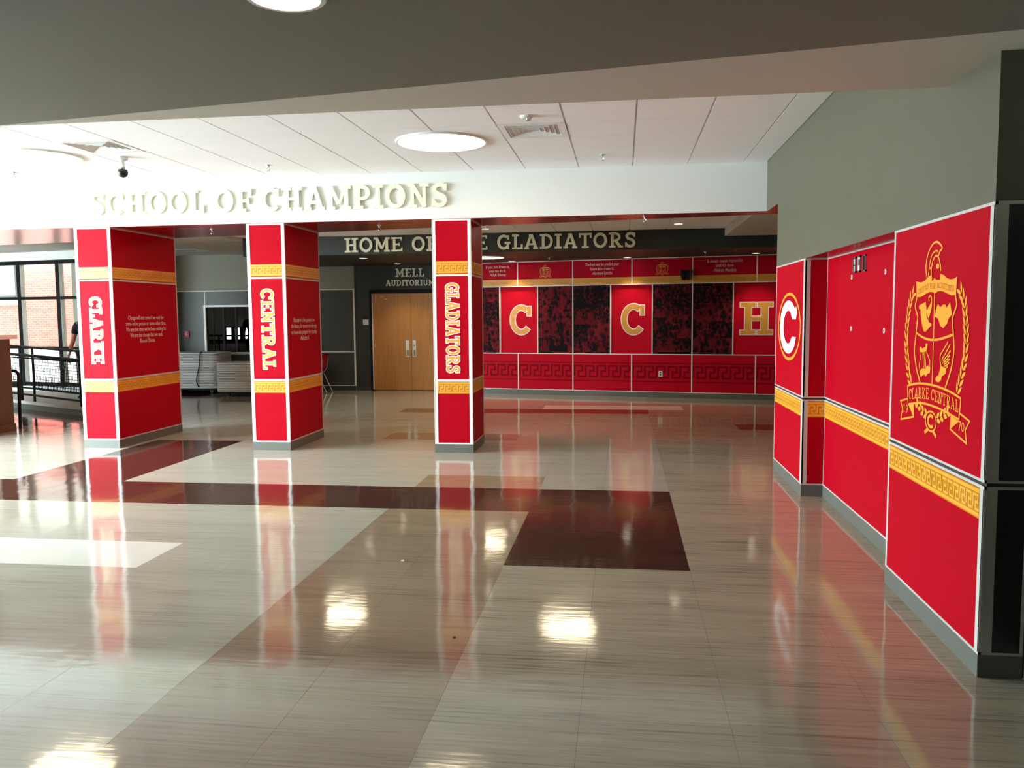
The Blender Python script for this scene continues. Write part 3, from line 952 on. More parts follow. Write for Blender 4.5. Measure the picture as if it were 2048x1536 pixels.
# boxes and anchors left in the recess where a screen hung
fz = Frame((XR + .002, 6.5, 0), (0, -1, 0))
def wall_plate(u, v, w, h, m, label, dark):
    t = thing('wall_plate', fz.P(u, v - h / 2, 0), label, 'wall plate', 'plates in the red recess')
    mb = MB()
    for a, b, c, d in ((-w/2, w/2, -h/2, -h/2+.012), (-w/2, w/2, h/2-.012, h/2), (-w/2, -w/2+.010, -h/2, h/2), (w/2-.014, w/2, -h/2, h/2)):
        mb.fbox(fz, u + a, u + b, v + c, v + d, 0, .010)
    mb.build('frame', 'metal', t)
    fbox('plate', m, fz, u - w/2 + .010, u + w/2 - .014, v - h/2 + .012, v + h/2 - .012, 0, .004, t)
    for k, (du, dv) in enumerate(dark):
        fbox('socket' if k < 2 else 'slot', 'metal_white' if m == 'black' else 'trim_dark', fz, u + du - .014, u + du + .010, v + dv - .022, v + dv + .022, .004, .008, t)
    return t
wall_plate(6.5 - 6.864, 2.026, .085, .125, 'black', 'open dark wall box with two white sockets in the red recess', [(-.005, .022), (-.005, -.03)])
wall_plate(6.5 - 6.739, 2.027, .085, .125, 'metal_white', 'white cover plate between the two dark boxes in the red recess', [(0, .01)])
wall_plate(6.5 - 6.593, 2.025, .085, .125, 'black', 'empty dark wall box right of the white cover plate', [])
for (y, z), w in zip(((6.951, 1.936), (6.092, 1.936), (6.936, 1.529), (6.089, 1.531)), ('upper left', 'upper right', 'lower left', 'lower right')):
    mb = MB()
    f0 = Frame(fz.P(6.5 - y, z, 0), fz.r)
    for s in range(8):
        a, b = math.tau * s / 8, math.tau * (s + 1) / 8
        r1, r0 = .020, .009
        mb.hexa([f0.P(r0 * math.cos(a), r0 * math.sin(a)), f0.P(r1 * math.cos(a), r1 * math.sin(a)), f0.P(r1 * math.cos(b), r1 * math.sin(b)), f0.P(r0 * math.cos(b), r0 * math.sin(b))],
                [f0.P(r0 * math.cos(a), r0 * math.sin(a), .006), f0.P(r1 * math.cos(a), r1 * math.sin(a), .004), f0.P(r1 * math.cos(b), r1 * math.sin(b), .004), f0.P(r0 * math.cos(b), r0 * math.sin(b), .006)])
    tag(mb.build('wall_anchor', 'metal_white', base=f0.O), 'small pale wall anchor in the red recess, %s of four' % w, 'anchor', 'anchors in the red recess')
# ------------------------------------------------------------------ hall behind: lettered fascia and its soffit
YA = 14.5
fascia = struct(box('wall_fascia', 'charcoal', -6.8, 8.0, YA, YA + .15, 2.742, 3.3), 'charcoal fascia with raised letters at the back of the hall')
struct(box('ceiling', 'charcoal', -6.8, 8.0, YA + .15, 18.6, 2.742, 2.80), 'dark lowered ceiling with downlights before the doors')
box('fascia_end', 'charcoal', -6.8, -6.65, YA + .15, 18.4, 2.80, 3.3, fascia)
FA = Frame((0, YA, 0), (1, 0, 0))
_s = 'HOME OF THE GLADIATORS'
_w = (0.222 + 4.89) / text_width(_s)
_x, _words = -4.89, []
for _k in _s.split(' '):
    _l = text_width(_k) * _w
    _words.append((_k, _x, _x + _l))
    _x += _l + (GL[' '][0] + 2 * TRACK) * _w
raised_sign('wall_lettering', FA, _words, 2.782, .250, .030, 'letter_cream', 'raised cream letters reading HOME OF THE GLADIATORS on the charcoal fascia')

# ------------------------------------------------------------------ skewed red feature wall
K = math.sqrt(1 + .2 * .2)
RF = Frame((0, 16.85, 0), (1, -.2, 0))
uX = lambda x: x * K
mb = MB()
mb.fbox(RF, uX(-3.7), uX(7.6), 0, 2.742, -.30, -.07)
red_wall = struct(mb.build('wall_back_red', 'trim_dark'), 'red feature wall of panels, photographs and big gold letters')
DIV = [-3.31, -2.152, -1.001, .180, 1.337, 2.506, 3.67, 4.84, 6.0, 7.1]
TW = .011
def rpanel(x0, x1, v0, v1, n0, n1, m='wall_red', name='panel'):
    return fbox(name, m, RF, uX(x0) + TW, uX(x1) - TW, v0 + .010, v1 - .010, n0, n1, red_wall)
quotes = {0: (['If you can dream it,', 'you can do it.', '-Walt Disney'], -2.58, 2.675, .52),
          2: (['The best way to predict your', 'future is to create it.', '-Abraham Lincoln'], -.41, 2.675, .69),
          4: (['It always seems impossible', 'until it\'s done.', '-Nelson Mandela'], 1.93, 2.680, .66)}
for k in range(len(DIV) - 1):
    a, b = DIV[k], DIV[k + 1]
    p = rpanel(a, b, 2.235, 2.735, -.07, 0)
    if k < 8:
        g = gold_band('gold_band', RF, uX(a) + TW, uX(b) - TW, 2.243, 2.380, 0, red_wall)
        key_print(RF, uX(a) + TW, uX(b) - TW, 2.243, 2.380, .003, g)
    if k in quotes:
        ln, xc, vt, w = quotes[k]
        small_text('quotation', ln, RF, uX(xc), vt, w, .082, 'text_print', p, .002)
    elif k in (1, 3, 5):
        link('crest', crest_me, p, wall_matrix(RF, uX({1: -1.565, 3: .765, 5: 3.1}[k]), 2.395, .002, .262, 0, 1.003))
    p = rpanel(a, b, .106, .852, -.07, 0)
    if k < 7:
        mb = MB()
        h0, h1 = .300, .690
        u0, u1 = uX(a) + TW, uX(b) - TW
        for v in (.675, .312):
            add_stroke(mb, RF, [(u0, v), (u1, v)], .020, None, .002)
        va, vb = .395, .612
        kk = vb - va
        cnt = round((u1 - u0) / (1.15 * kk))
        pp = (u1 - u0) / cnt
        for i in range(cnt):
            X = lambda t: u0 + (i + t) * pp
            add_stroke(mb, RF, [(X(.10), va), (X(.10), vb), (X(.80), vb), (X(.80), va + .52 * kk), (X(.45), va + .52 * kk), (X(.45), va), (X(1.10 if i < cnt - 1 else .99), va)], .036, None, .002)
        mb.build('greek_key', 'key_red', p)
# middle row: recessed letter panels between dark photograph panels
MID = [(-3.31, -2.544, 'p'), (-2.544, -1.732, 'C'), (-1.732, -1.001, 'p'), (-1.001, -.241, 'p'), (-.241, .580, 'C'), (.580, 1.337, 'p'), (1.337, 2.089, 'p'), (2.089, 2.915, 'H'), (2.915, 3.67, 'p'), (3.67, 4.40, 'p'), (4.40, 5.22, 'S'), (5.22, 7.1, 'p')]
LET = {0: (-2.353, -1.865), 1: (-.052, .440), 2: (2.202, 2.809), 3: (4.52, 5.10)}
li = 0
pk = 0
for a, b, kind in MID:
    if kind == 'p':
        p = rpanel(a, b, .852, 2.235, -.07, 0, 'black_panel', 'photo_panel')
        rnd = random.Random(pk)
        v = .866
        while v < 2.21:
            h = rnd.choice((.24, .31, .36, .45))
            if 2.221 - (v + h) < .2:
                h = 2.221 - v
            u0, u1 = uX(a) + TW + .004, uX(b) - TW - .004
            split = u0 + (u1 - u0) * rnd.choice((.4, .5, .6)) if rnd.random() < .75 else u1
            for q0, q1 in ((u0, split), (split, u1)):
                if q1 - q0 > .05:
                    fbox('photo', 'photo_%d' % rnd.randrange(6), RF, q0, q1, v, v + h, 0, .0012, p)
            v += h
        # figures printed over the pictures: heads and shoulders in rows
        mb = MB()
        rowv = .90
        while rowv < 2.12:
            sz = rnd.choice((.045, .06, .085, .13))
            if rowv + 2.3 * sz > 2.21:
                break
            u = uX(a) + TW + sz
            while u < uX(b) - TW - sz:
                if rnd.random() < .7:
                    mb.cur = rnd.randrange(2)
                    q = sz * rnd.uniform(.8, 1.15)
                    n_ = .0016 + rnd.random() * .0012
                    add_poly(mb, RF, [(u - .8 * q, rowv), (u + .8 * q, rowv), (u + .75 * q, rowv + .7 * q), (u + .35 * q, rowv + q), (u - .35 * q, rowv + q), (u - .75 * q, rowv + .7 * q)], n_)
                    add_poly(mb, RF, arc(u, rowv + 1.45 * q, .42 * q, .52 * q, 0, 360, 10)[:-1], n_ + .0001)
                u += sz * rnd.uniform(1.3, 2.2)
            rowv += sz * rnd.uniform(2.0, 3.0)
        mb.build('figure_print', ['figure_dark', 'figure_red'], p)
        pk += 1
    else:
        p = fbox('letter_panel', 'wall_red', RF, uX(a), uX(b), .852, 2.235, -.07, -.060, red_wall)
        x0, x1 = LET[li]
        mb = MB()
        sx = (uX(x1) - uX(x0) - .03) / GL[kind][0]
        glyph(mb, RF, kind, uX(x0) + .015, 1.245, sx, .60, -.060, -.054, grow=.016)
        mb.build('letter_outline', 'white_print', p)
        mb = MB()
        glyph(mb, RF, kind, uX(x0) + .015, 1.245, sx, .60, -.060, -.050)
        mb.build('letter', 'letter_gold', p)
        li += 1
for v in (.106, .852, 2.235, 2.733):
    fbox('trim', 'trim_white', RF, uX(-3.31), uX(7.1), v - .008, v + .008, -.02, .004, red_wall)
for x in DIV:
    for v0, v1 in ((.114, .844), (2.243, 2.725)):
        fbox('trim', 'trim_white', RF, uX(x) - .010, uX(x) + .010, v0, v1, -.02, .004, red_wall)
for x in (-2.544, -1.732, -1.001, -.241, .580, 1.337, 2.089, 2.915, 3.67, 4.40, 5.22):
    fbox('trim', 'trim_white', RF, uX(x) - .009, uX(x) + .009, .860, 2.227, -.06, .004, red_wall)
fbox('rubber_base', 'rubber_base', RF, uX(-3.7), uX(7.6), 0, ZB - .004, -.07, .010, red_wall)

# speaker cluster and outlet on the red wall
sp = thing('loudspeaker', RF.P(uX(1.23), 2.28, 0), 'pair of angled black loudspeakers mounted over the photograph panels', 'speaker')
for s in (-1, 1):
    U = lambda d: uX(1.225) + s * d
    def slab(a0, a1, b0, b1, n0, n1, v0, v1):
        b = [RF.P(U(a0), v0, n0), RF.P(U(a1), v0, n0), RF.P(U(a1) - s * .02, v0, n1), RF.P(U(a0), v0, n1)]
        t = [RF.P(U(b0), v1, n0), RF.P(U(b1), v1, n0), RF.P(U(b1) - s * .02, v1, n1), RF.P(U(b0), v1, n1)]
        if s > 0:
            b.reverse(); t.reverse()
        return MB().hexa(b, t)
    cab = slab(.012, .070, .004, .112, .055, .20, 2.295, 2.475).build('cabinet', 'black_metal', sp)
    slab(.071, .080, .113, .126, .06, .195, 2.30, 2.470).build('grille', 'panel_grey', cab)
MB().fbox(RF, uX(1.23) - .03, uX(1.23) + .03, 2.34, 2.42, .005, .055).build('bracket', 'black_metal', sp)
ou = thing('power_outlet', RF.P(uX(.744), .41, 0), 'white duplex outlet plate low on the red wall', 'outlet')
fbox('plate', 'metal_white', RF, uX(.744) - .038, uX(.744) + .038, .410, .525, 0.0, .007, ou)
for dv in (.440, .482):
    fbox('socket', 'trim_dark', RF, uX(.744) - .014, uX(.744) + .016, dv, dv + .026, .007, .009, ou)

# ------------------------------------------------------------------ door wall and grey panel wall
YD = 17.98
mb = MB()
mb.box(-5.86, -5.53, YD, YD + .3, 0, 2.742)
mb.box(-5.53, -3.70, YD, YD + .3, 2.225, 2.742)
mb.box(-5.6, -3.6, YD + .06, YD + .3, 0, 2.3)
mb.box(-3.70, -3.1, YD - .5, YD + .3, 0, 2.742)
door_wall = struct(mb.build('wall_back_door', 'charcoal'), 'charcoal wall around the wooden double doors')
box('rubber_base', 'trim_dark', -5.86, -5.54, YD - .008, YD, 0, ZB, door_wall)
DW = Frame((0, YD, 0), (1, 0, 0))
raised_sign('door_lettering', DW, [('MELL', -4.93, -4.29)], 2.500, .180, .02, 'letter_cream', 'raised cream word MELL over the double doors')
raised_sign('door_lettering', DW, [('AUDITORIUM', -5.153, -4.065)], 2.305, .130, .02, 'letter_cream', 'raised cream word AUDITORIUM just above the door frame')

door = struct(link('door_1', None, None, Matrix.Translation((-4.61, YD, 0))), 'pair of tan wooden doors with silver pulls')
mb = MB()
mb.box(-5.53, -5.47, YD - .03, YD + .12, 0, 2.225)
mb.box(-3.75, -3.69, YD - .03, YD + .12, 0, 2.225)
mb.box(-5.47, -3.75, YD - .03, YD + .12, 2.145, 2.225)
mb.build('door_frame', 'frame_black', door)
box('edge_strip', 'metal_white', -5.478, -5.462, YD - .034, YD, .03, 2.14, door)
for x0, x1, hx, nm in ((-5.462, -4.613, -4.692, 'a'), (-4.607, -3.758, -4.538, 'b')):
    leaf = box('door_leaf', 'wood', x0, x1, YD + .005, YD + .05, .012, 2.14, door)
    mb = MB()
    mb.prism([(hx + .038 * math.cos(t) * 1.0, YD + .005 - .001 + .0 * t) for t in (0,)] * 0 or [(hx - .038, YD - .012), (hx + .038, YD - .012), (hx + .038, YD + .005), (hx - .038, YD + .005)], .745, 1.112)
    pull = mb.build('pull_plate', 'metal_white', leaf, base=(hx, YD, .745))
    box('pull_recess', 'metal', hx - .022, hx + .022, YD - .0135, YD - .012, .765, .90, leaf)
    MB().tube([(hx, YD - .012, .78), (hx, YD - .045, .79), (hx, YD - .045, .88), (hx, YD - .012, .89)], .010, 6).build('pull_handle', 'metal', leaf)
    if nm == 'b':
        MB().tube([(hx, YD - .012, 1.0), (hx, YD - .02, 1.0)], .018, 10).build('lock_cylinder', 'metal', leaf)
for k, (x, z) in enumerate(((-5.27, 2.07), (-5.24, 2.07), (-5.175, 2.015), (-5.15, 2.015), (-5.43, 1.02), (-5.43, .98))):
    box('screw_cap', 'letter_cream', x - .008, x + .008, YD + .001, YD + .005, z - .008, z + .008, door)
sg = thing('room_sign', (-5.63, YD, 1.449), 'small white room sign with black header left of the doors', 'sign')
box('plate', 'black', -5.70, -5.556, YD - .008, YD, 1.449, 1.622, sg)
box('insert', 'metal_white', -5.692, -5.564, YD - .011, YD - .008, 1.457, 1.575, sg)

YG = 17.95
mb = MB()
mb.box(-11.2, -9.372, YG, YG + .3, 0, 3.3)
mb.box(-9.372, -7.2, YG, YG + .3, 1.885, 3.3)
mb.box(-9.372, -7.2, YG, YG + .3, 0, .850)
mb.box(-7.2, -5.868, YG, YG + .3, 0, 3.3)
grey_wall = struct(mb.build('wall_back_grey', 'wall_grey'), 'grey panelled back wall with the serving window')
GW = Frame((0, YG, 0), (1, 0, 0))
ZL, ZU = .862, 2.240
def gpanel(x0, x1, v0, v1):
    fbox('panel', 'panel_grey', GW, x0, x1, v0, v1, 0, .008, grey_wall)
def gtrim(x0, x1, v0, v1, m='trim_white'):
    fbox('trim', m, GW, x0, x1, v0, v1, 0, .012, grey_wall)
for a, b in ((-11.2, -10.58), (-10.56, -9.39)):
    gpanel(a, b, ZB + .01, ZL - .01)
    gpanel(a, b, ZL + .01, ZU - .01)
gpanel(-9.36, -8.36, 1.925, ZU - .01)
gpanel(-8.34, -7.2, 1.925, ZU - .01)
gpanel(-9.36, -7.2, ZB + .01, .82)
gpanel(-7.19, -5.90, ZB + .01, ZL - .012)
gpanel(-7.19, -5.90, ZL + .012, ZU - .01)
gtrim(-11.2, -5.868, ZU - .01, ZU + .012)
gtrim(-7.2, -5.868, ZL - .012, ZL + .012)
gtrim(-11.2, -9.40, ZL - .012, ZL + .012)
gtrim(-7.2, -5.868, ZB, ZB + .012)
gtrim(-5.90, -5.868, ZB + .012, ZU - .01)
gtrim(-9.375, -9.357, 1.925, ZU - .01)
gtrim(-7.21, -7.19, ZB + .01, ZU - .01)
fbox('rubber_base', 'trim_dark', GW, -11.2, -5.868, 0, ZB, 0, .012, grey_wall)
win = struct(link('window_1', None, None, Matrix.Translation((-8.29, YG, .85))), 'dark glazed serving window with white frame')
for a, b, v0, v1 in ((-9.40, -9.355, .84, 1.925), (-7.22, -7.18, .84, 1.925), (-9.355, -7.22, 1.880, 1.925)):
    fbox('window_frame', 'trim_white', GW, a, b, v0, v1, -.02, .02, win)
fbox('window_sill', 'trim', GW, -9.38, -7.2, .815, .862, -.05, .05, win)
fbox('mullion', 'frame_black', GW, -9.21, -9.195, .862, 1.88, -.10, -.02, win)
fbox('mullion', 'frame_black', GW, -8.98, -8.93, .862, 1.88, -.06, -.02, win)
fbox('mullion', 'frame_black', GW, -8.68, -8.63, .862, 1.88, -.06, -.02, win)
fbox('mullion', 'frame_black', GW, -7.95, -7.90, .862, 1.88, -.06, -.02, win)
for a, b in ((-9.355, -9.21), (-9.195, -8.98), (-8.93, -8.68), (-8.63, -7.95), (-7.90, -7.22)):
    fbox('pane', 'dark_glass', GW, a, b, .862, 1.88, -.045, -.040, win)
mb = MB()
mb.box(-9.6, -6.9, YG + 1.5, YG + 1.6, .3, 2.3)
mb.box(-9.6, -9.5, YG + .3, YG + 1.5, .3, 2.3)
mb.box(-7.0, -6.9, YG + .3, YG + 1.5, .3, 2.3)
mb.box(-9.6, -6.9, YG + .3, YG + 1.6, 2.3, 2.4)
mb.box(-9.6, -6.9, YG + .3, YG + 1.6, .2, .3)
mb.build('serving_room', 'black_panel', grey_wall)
al = thing('fire_alarm_pull', (-9.815, YG, 1.20), 'small red fire alarm pull box on the grey wall', 'fire alarm')
fbox('body', 'alarm_red', GW, -9.865, -9.765, 1.205, 1.345, .008, .045, al)
fbox('pull_bar', 'white_print', GW, -9.845, -9.785, 1.268, 1.285, .045, .055, al)
fbox('pull_stem', 'white_print', GW, -9.822, -9.808, 1.245, 1.268, .045, .055, al)
fbox('legend', 'text_print', GW, -9.84, -9.79, 1.315, 1.328, .045, .047, al)

# ------------------------------------------------------------------ window wall on the far left and what lies outside
WW = Frame((-13.25, 16.35, 0), (1, -.2, 0))
wu = lambda x: (x + 13.25) * K
mb = MB()
mb.fbox(WW, wu(-15.6), wu(-10.95), 0, .24, -.12, 0)
mb.fbox(WW, wu(-15.6), wu(-10.95), 2.86, 3.3, -.12, 0)
wlw = struct(mb.build('wall_left_window', 'white_wall'), 'wall around the tall black-framed windows on the left')
w2 = struct(link('window_2', None, None, Matrix.Translation(WW.P(0, .24))), 'black-framed window wall looking out on a brick building')
XM = [-15.6, -14.668, -13.623, -12.578, -11.535, -10.98]
for x in XM:
    fbox('mullion', 'frame_black', WW, wu(x) - .05, wu(x) + .035, .24, 2.86, -.10, .03, w2)
    fbox('mullion_cap', 'metal', WW, wu(x) + .035, wu(x) + .05, .30, 2.80, -.08, .02, w2)
for v0, v1 in ((.24, .32), (2.05, 2.11), (2.78, 2.86), (1.02, 1.07)):
    fbox('transom', 'frame_black', WW, wu(-15.6), wu(-10.95), v0, v1, -.09, .02, w2)
for a, b in zip(XM, XM[1:]):
    for v0, v1 in ((.32, 1.02), (1.07, 2.05), (2.11, 2.78)):
        fbox('pane', 'glass', WW, wu(a) + .05, wu(b) - .05, v0, v1, -.045, -.040, w2)
struct(box('ground', 'ground', -45, -10.9, 10.0, 60, -.30, -.15), 'bright paved ground outside the windows')
struct(MB().prism([(-24, 17.2), (-9, 17.2 - 1.2), (-9, 24.6), (-24, 26.0)], 3.45, 3.75).build('shade_roof', 'concrete'), 'added unseen roof slab shading the ground outside the left windows')  # added out of view to keep sky light off the brick building
OB = Frame((-17.5, 26.0, -.15), (1, -.12, 0))
bb = thing('brick_building', OB.P(0, 0, 0), 'red brick building outside the left windows', 'building')
me = MB()
me.box(-16, 16, 0, 6, 0, 8)
ang = math.atan2(-.12, 1)
wall = link('brick_wall', me.build('brick_wall', 'brick', mesh_only=True), bb, Matrix.Translation(OB.O) @ Matrix.Rotation(ang, 4, 'Z'))
for u0, u1 in ((-7.6, -3.05),):
    w = fbox('window', 'outside_glass', OB, u0, u1, 2.55, 4.6, .0, .03, bb)
    fbox('window_sill', 'stone', OB, u0 - .1, u1 + .1, 2.28, 2.50, .0, .12, bb)
    for q in (u0, (u0 + u1) / 2, u1):
        fbox('window_bar', 'frame_black', OB, q - .04, q + .04, 2.52, 4.6, .03, .08, w)
    fbox('window_bar', 'frame_black', OB, u0, u1, 2.50, 2.60, .03, .08, w)

rw = struct(MB().prism([(-30, 25.2), (-9, 22.7), (-9, 23.1), (-30, 25.6)], -.15, .74).build('retaining_wall', 'stone'), 'low pale retaining wall in front of the brick building')
# ------------------------------------------------------------------ remaining shell
mb = MB()
mb.box(-10.05, -9.8, -3.4, 3.1, 0, 3.7)
mb.box(-10.05, -9.8, 4.30, 4.62, 0, 3.7)
mb.box(-10.05, -9.8, 9.78, YB(-9.8), 0, 3.7)
mb.box(-10.05, -9.8, 4.62, 9.78, 0, .12)
mb.box(-10.05, -9.8, 4.62, 9.78, 3.28, 3.7)
mb.box(-10.05, -9.8, 3.1, 4.30, 0, .12)
mb.box(-10.05, -9.8, 3.1, 4.30, 2.68, 3.7)
wall_left = struct(mb.build('wall_left', 'white_wall'), 'left wall of the hall with its large windows')

def glazing(name, label, fr, half, v0, v1, mids, n):
    w = struct(link(name, None, None, Matrix.Translation(fr.P(0, v0))), label)
    st = 2 * half / n
    for k in range(n + 1):
        u = -half + k * st
        fbox('mullion', 'frame_black', fr, u - .035, u + .035, v0, v1, -.12, 0, w)
    vs = [v0] + mids + [v1]
    for v in vs:
        fbox('transom', 'frame_black', fr, -half, half, max(v0, v - .03), min(v1, v + .03), -.11, -.01, w)
    for k in range(n):
        u = -half + k * st
        for a, b in zip(vs, vs[1:]):
            fbox('pane', 'glass', fr, u + .035, u + st - .035, a + .03, b - .03, -.065, -.060, w)
glazing('window_3', 'large window in the left wall beside the columns', Frame((-9.86, 7.2, 0), (0, 1, 0)), 2.58, .12, 3.28, [2.23], 4)
glazing('window_4', 'wide window in the left wall near the viewer', Frame((-9.86, 3.7, 0), (0, 1, 0)), .60, .12, 2.68, [2.23], 1)
struct(box('wall_rear', 'wall_grey', -9.8, 2.0, -3.4, -3.2, 0, 2.9), 'grey wall behind the viewer')
struct(box('wall_left_hall', 'wall_grey', -15.6, -15.4, 10.0, 16.9, 0, 3.2), 'end wall of the hall on the far left')
mb = MB()
mb.box(-15.4, -15.1, 11.75, 11.95, 0, 3.2)
mb.box(-15.1, -12.8, 11.75, 11.95, 0, .3)
mb.box(-15.1, -12.8, 11.75, 11.95, 2.9, 3.2)
mb.box(-12.8, -12.0, 11.75, 11.95, 0, 3.2)
mb.box(-12.0, -10.9, 11.75, 11.95, 0, .95)
mb.box(-12.0, -10.9, 11.75, 11.95, 1.36, 3.2)
mb.box(-10.9, -10.05, 11.75, 11.95, 0, 3.2)
struct(mb.build('wall_left_return', 'white_wall'), 'return wall joining the left wall to the window side')
glazing('hall_fill_window', 'added unseen window in the return wall that brightens the hall', Frame((-13.95, 11.90, 0), (-1, 0, 0)), 1.15, .3, 2.9, [2.08], 2)  # added opening, lets more sky light into the hall
glazing('window_6', 'low ribbon window in the return wall', Frame((-11.45, 11.90, 0), (-1, 0, 0)), .55, .95, 1.36, [], 4)
struct(box('wall_window_return', 'wall_grey', -11.2, -11.0, 15.95, 17.95, 0, 3.2), 'short return wall between window wall and grey panels')
struct(box('wall_right_hall', 'wall_grey', 7.6, 7.8, 9.0, 18.4, 0, 3.2), 'end wall of the hall beyond the opening at right')
struct(box('wall_front_hall', 'wall_grey', XR + .25, 7.6, 9.0, 9.16, 0, 3.2), 'wall closing the hall beyond the right opening')
# ------------------------------------------------------------------ lamps in the ceilings
def disc_lamp(x, y, z, r, label, m='lamp_glow', group='round ceiling lamps'):
    t = thing('ceiling_lamp', (x, y, z), label, 'ceiling lamp', group)
    MB().lathe([(r, .03), (r, -.012), (r - .006, -.018), (r - .022, -.018), (r - .022, .0)], (x, y, z), 48).build('rim', 'metal_white', t, base=(x, y, z), smooth=False)
    MB().lathe([(.0, .012), (r - .022, .012), (r - .022, -.006), (r * .6, -.016), (.0, -.020)], (x, y, z), 48).build('diffuser', m, t, base=(x, y, z))
disc_lamp(-1.75, 8.15, ZC, .445, 'big round glowing ceiling lamp beside the square air vent')
disc_lamp(-6.05, 8.15, ZC, .445, 'big round ceiling lamp at the bright left end of the tile ceiling')
disc_lamp(-1.14, 2.82, 2.760, .14, 'small round recessed lamp in the dark near ceiling at the top edge')
disc_lamp(-2.60, 15.70, 2.742, .40, 'round glowing lamp in the dark ceiling behind the GLADIATORS column')
disc_lamp(-4.45, 12.5, 3.07, .445, 'round lamp in the hall ceiling behind the CENTRAL column')
disc_lamp(-.80, 12.3, 3.07, .445, 'round lamp in the hall ceiling behind the header')
def downlight(x, y, z, label, power=34):
    t = thing('downlight', (x, y, z), label, 'downlight', 'small recessed downlights')
    MB().lathe([(.085, .02), (.085, -.008), (.070, -.010), (.062, .0)], (x, y, z), 24).build('rim', 'metal_white', t, base=(x, y, z))
    MB().lathe([(.0, .004), (.062, .004), (.062, -.002), (.0, -.004)], (x, y, z), 24).build('diffuser', 'lamp_glow_small', t, base=(x, y, z))
    d = bpy.data.lights.new('bulb', 'SPOT')
    d.energy = power
    d.color = (1.0, .86, .62)
    d.spot_size = math.radians(95)
    d.spot_blend = .6
    d.shadow_soft_size = .06
    l = bpy.data.objects.new('bulb', d)
    COL.objects.link(l)
    l.parent = t
    l.location = (0, 0, -.03)
downlight(-4.846, 15.42, 2.742, 'small downlight in the dark ceiling above and left of MELL')
downlight(-4.685, 17.24, 2.742, 'small downlight just above the word MELL')
downlight(.091, 16.45, 2.742, 'small downlight brightening the gold band beside the second crest')
downlight(-2.226, 16.95, 2.742, 'small downlight by the round lamp over the red wall')
downlight(2.409, 15.86, 2.742, 'small downlight at the right end of the red wall')
downlight(.87, 13.60, 3.07, 'small downlight in the hall tile ceiling right of the letters', 10)
downlight(-2.24, 13.72, 3.07, 'small downlight in the hall tile ceiling beside the GLADIATORS column', 10)

# air diffusers
def diffuser(x0, x1, y0, y1, z, label, m='metal_white'):
    cx, cy = (x0 + x1) / 2, (y0 + y1) / 2
    t = thing('air_vent', (cx, cy, z), label, 'air vent', 'square ceiling air vents')
    hw, hd = (x1 - x0) / 2, (y1 - y0) / 2
    def ringmesh(o, i, zo, zi, th):
        mb = MB()
        O = [(-o, -o), (o, -o), (o, o), (-o, o)]
        I = [(-i, -i), (i, -i), (i, i), (-i, i)]
        P = lambda p, zz: (cx + p[0] * hw, cy + p[1] * hd, z + zz)
        for k in range(4):
            j = (k + 1) % 4
            mb.hexa([P(O[k], zo), P(O[j], zo), P(I[j], zi), P(I[k], zi)][::-1], [P(O[k], zo + th), P(O[j], zo + th), P(I[j], zi + th), P(I[k], zi + th)][::-1])
        return mb
    ringmesh(.98, .80, -.004, -.004, .010).build('frame', m, t)
    for k in range(5):
        o = .78 - k * .15
        ringmesh(o, o - .085, .0, .035, .004).build('louvre', m, t)
    box('duct', 'trim_dark', x0 + .05, x1 - .05, y0 + .05, y1 - .05, z + .055, z + .06, t)
diffuser(CX, CX + CT, CY, CY + CT, ZC, 'square white air vent right of the round ceiling lamp')
diffuser(CX - 7 * CT, CX - 6 * CT, CY, CY + CT, ZC, 'square white air vent near the ceiling camera on the left')
diffuser(-9.2, -8.6, 16.2, 16.75, 3.04, 'air vent in the plain ceiling behind the CLARKE column')
diffuser(1.90, 2.56, 14.75, 15.20, 2.742, 'flat air vent in the dark ceiling at the far right', 'panel_grey')

# sprinklers, detector, camera
def sprinkler(x, y, z, label):
    t = thing('sprinkler', (x, y, z), label, 'sprinkler', 'ceiling sprinklers')
    MB().lathe([(.038, .0), (.036, -.006), (.012, -.010), (.010, -.03)], (x, y, z), 14).build('escutcheon', 'metal', t)
    for s in (-1, 1):
        MB().tube([(x + s * .010, y, z - .028), (x + s * .016, y, z - .045), (x + s * .004, y, z - .060)], .004, 5).build('arm', 'metal', t)
    MB().lathe([(.004, -.058), (.022, -.060), (.022, -.063), (.004, -.064)], (x, y, z), 12).build('deflector', 'metal', t)
sprinkler(-.217, 9.13, ZC, 'sprinkler in the tile ceiling right of the air vent')
sprinkler(-3.92, 9.07, ZC, 'sprinkler in the tile ceiling above the word OF')
sprinkler(-6.98, 9.01, ZC, 'sprinkler in the tile ceiling at the far left')
sprinkler(-5.264, 10.35, ZH, 'sprinkler under the red soffit between CLARKE and CENTRAL columns')
sprinkler(-3.033, 10.35, ZH, 'sprinkler under the red soffit between CENTRAL and GLADIATORS columns')
sprinkler(.254, 10.05, ZH, 'sprinkler under the red soffit right of the GLADIATORS column')
sprinkler(-1.40, 16.2, 2.742, 'sprinkler in the dark ceiling near the first big C')
sprinkler(-6.2, 16.2, 2.742, 'sprinkler in the dark ceiling above the red chair')
sprinkler(1.45, 15.3, 2.742, 'sprinkler in the dark ceiling above the loudspeakers')
t = thing('smoke_detector', (-.816, 7.247, ZC), 'small round smoke detector on the tile before the air vent', 'detector')
MB().lathe([(.055, .0), (.055, -.012), (.040, -.022), (.0, -.024)], (-.816, 7.247, ZC), 20).build('base', 'metal_white', t)
MB().lathe([(.026, -.022), (.024, -.040), (.0, -.044)], (-.80, 7.247, ZC), 16).build('sensor', 'metal', t)
t = thing('security_camera', (-5.22, 8.35, ZC), 'small dome camera with black eye under the bright ceiling', 'camera')
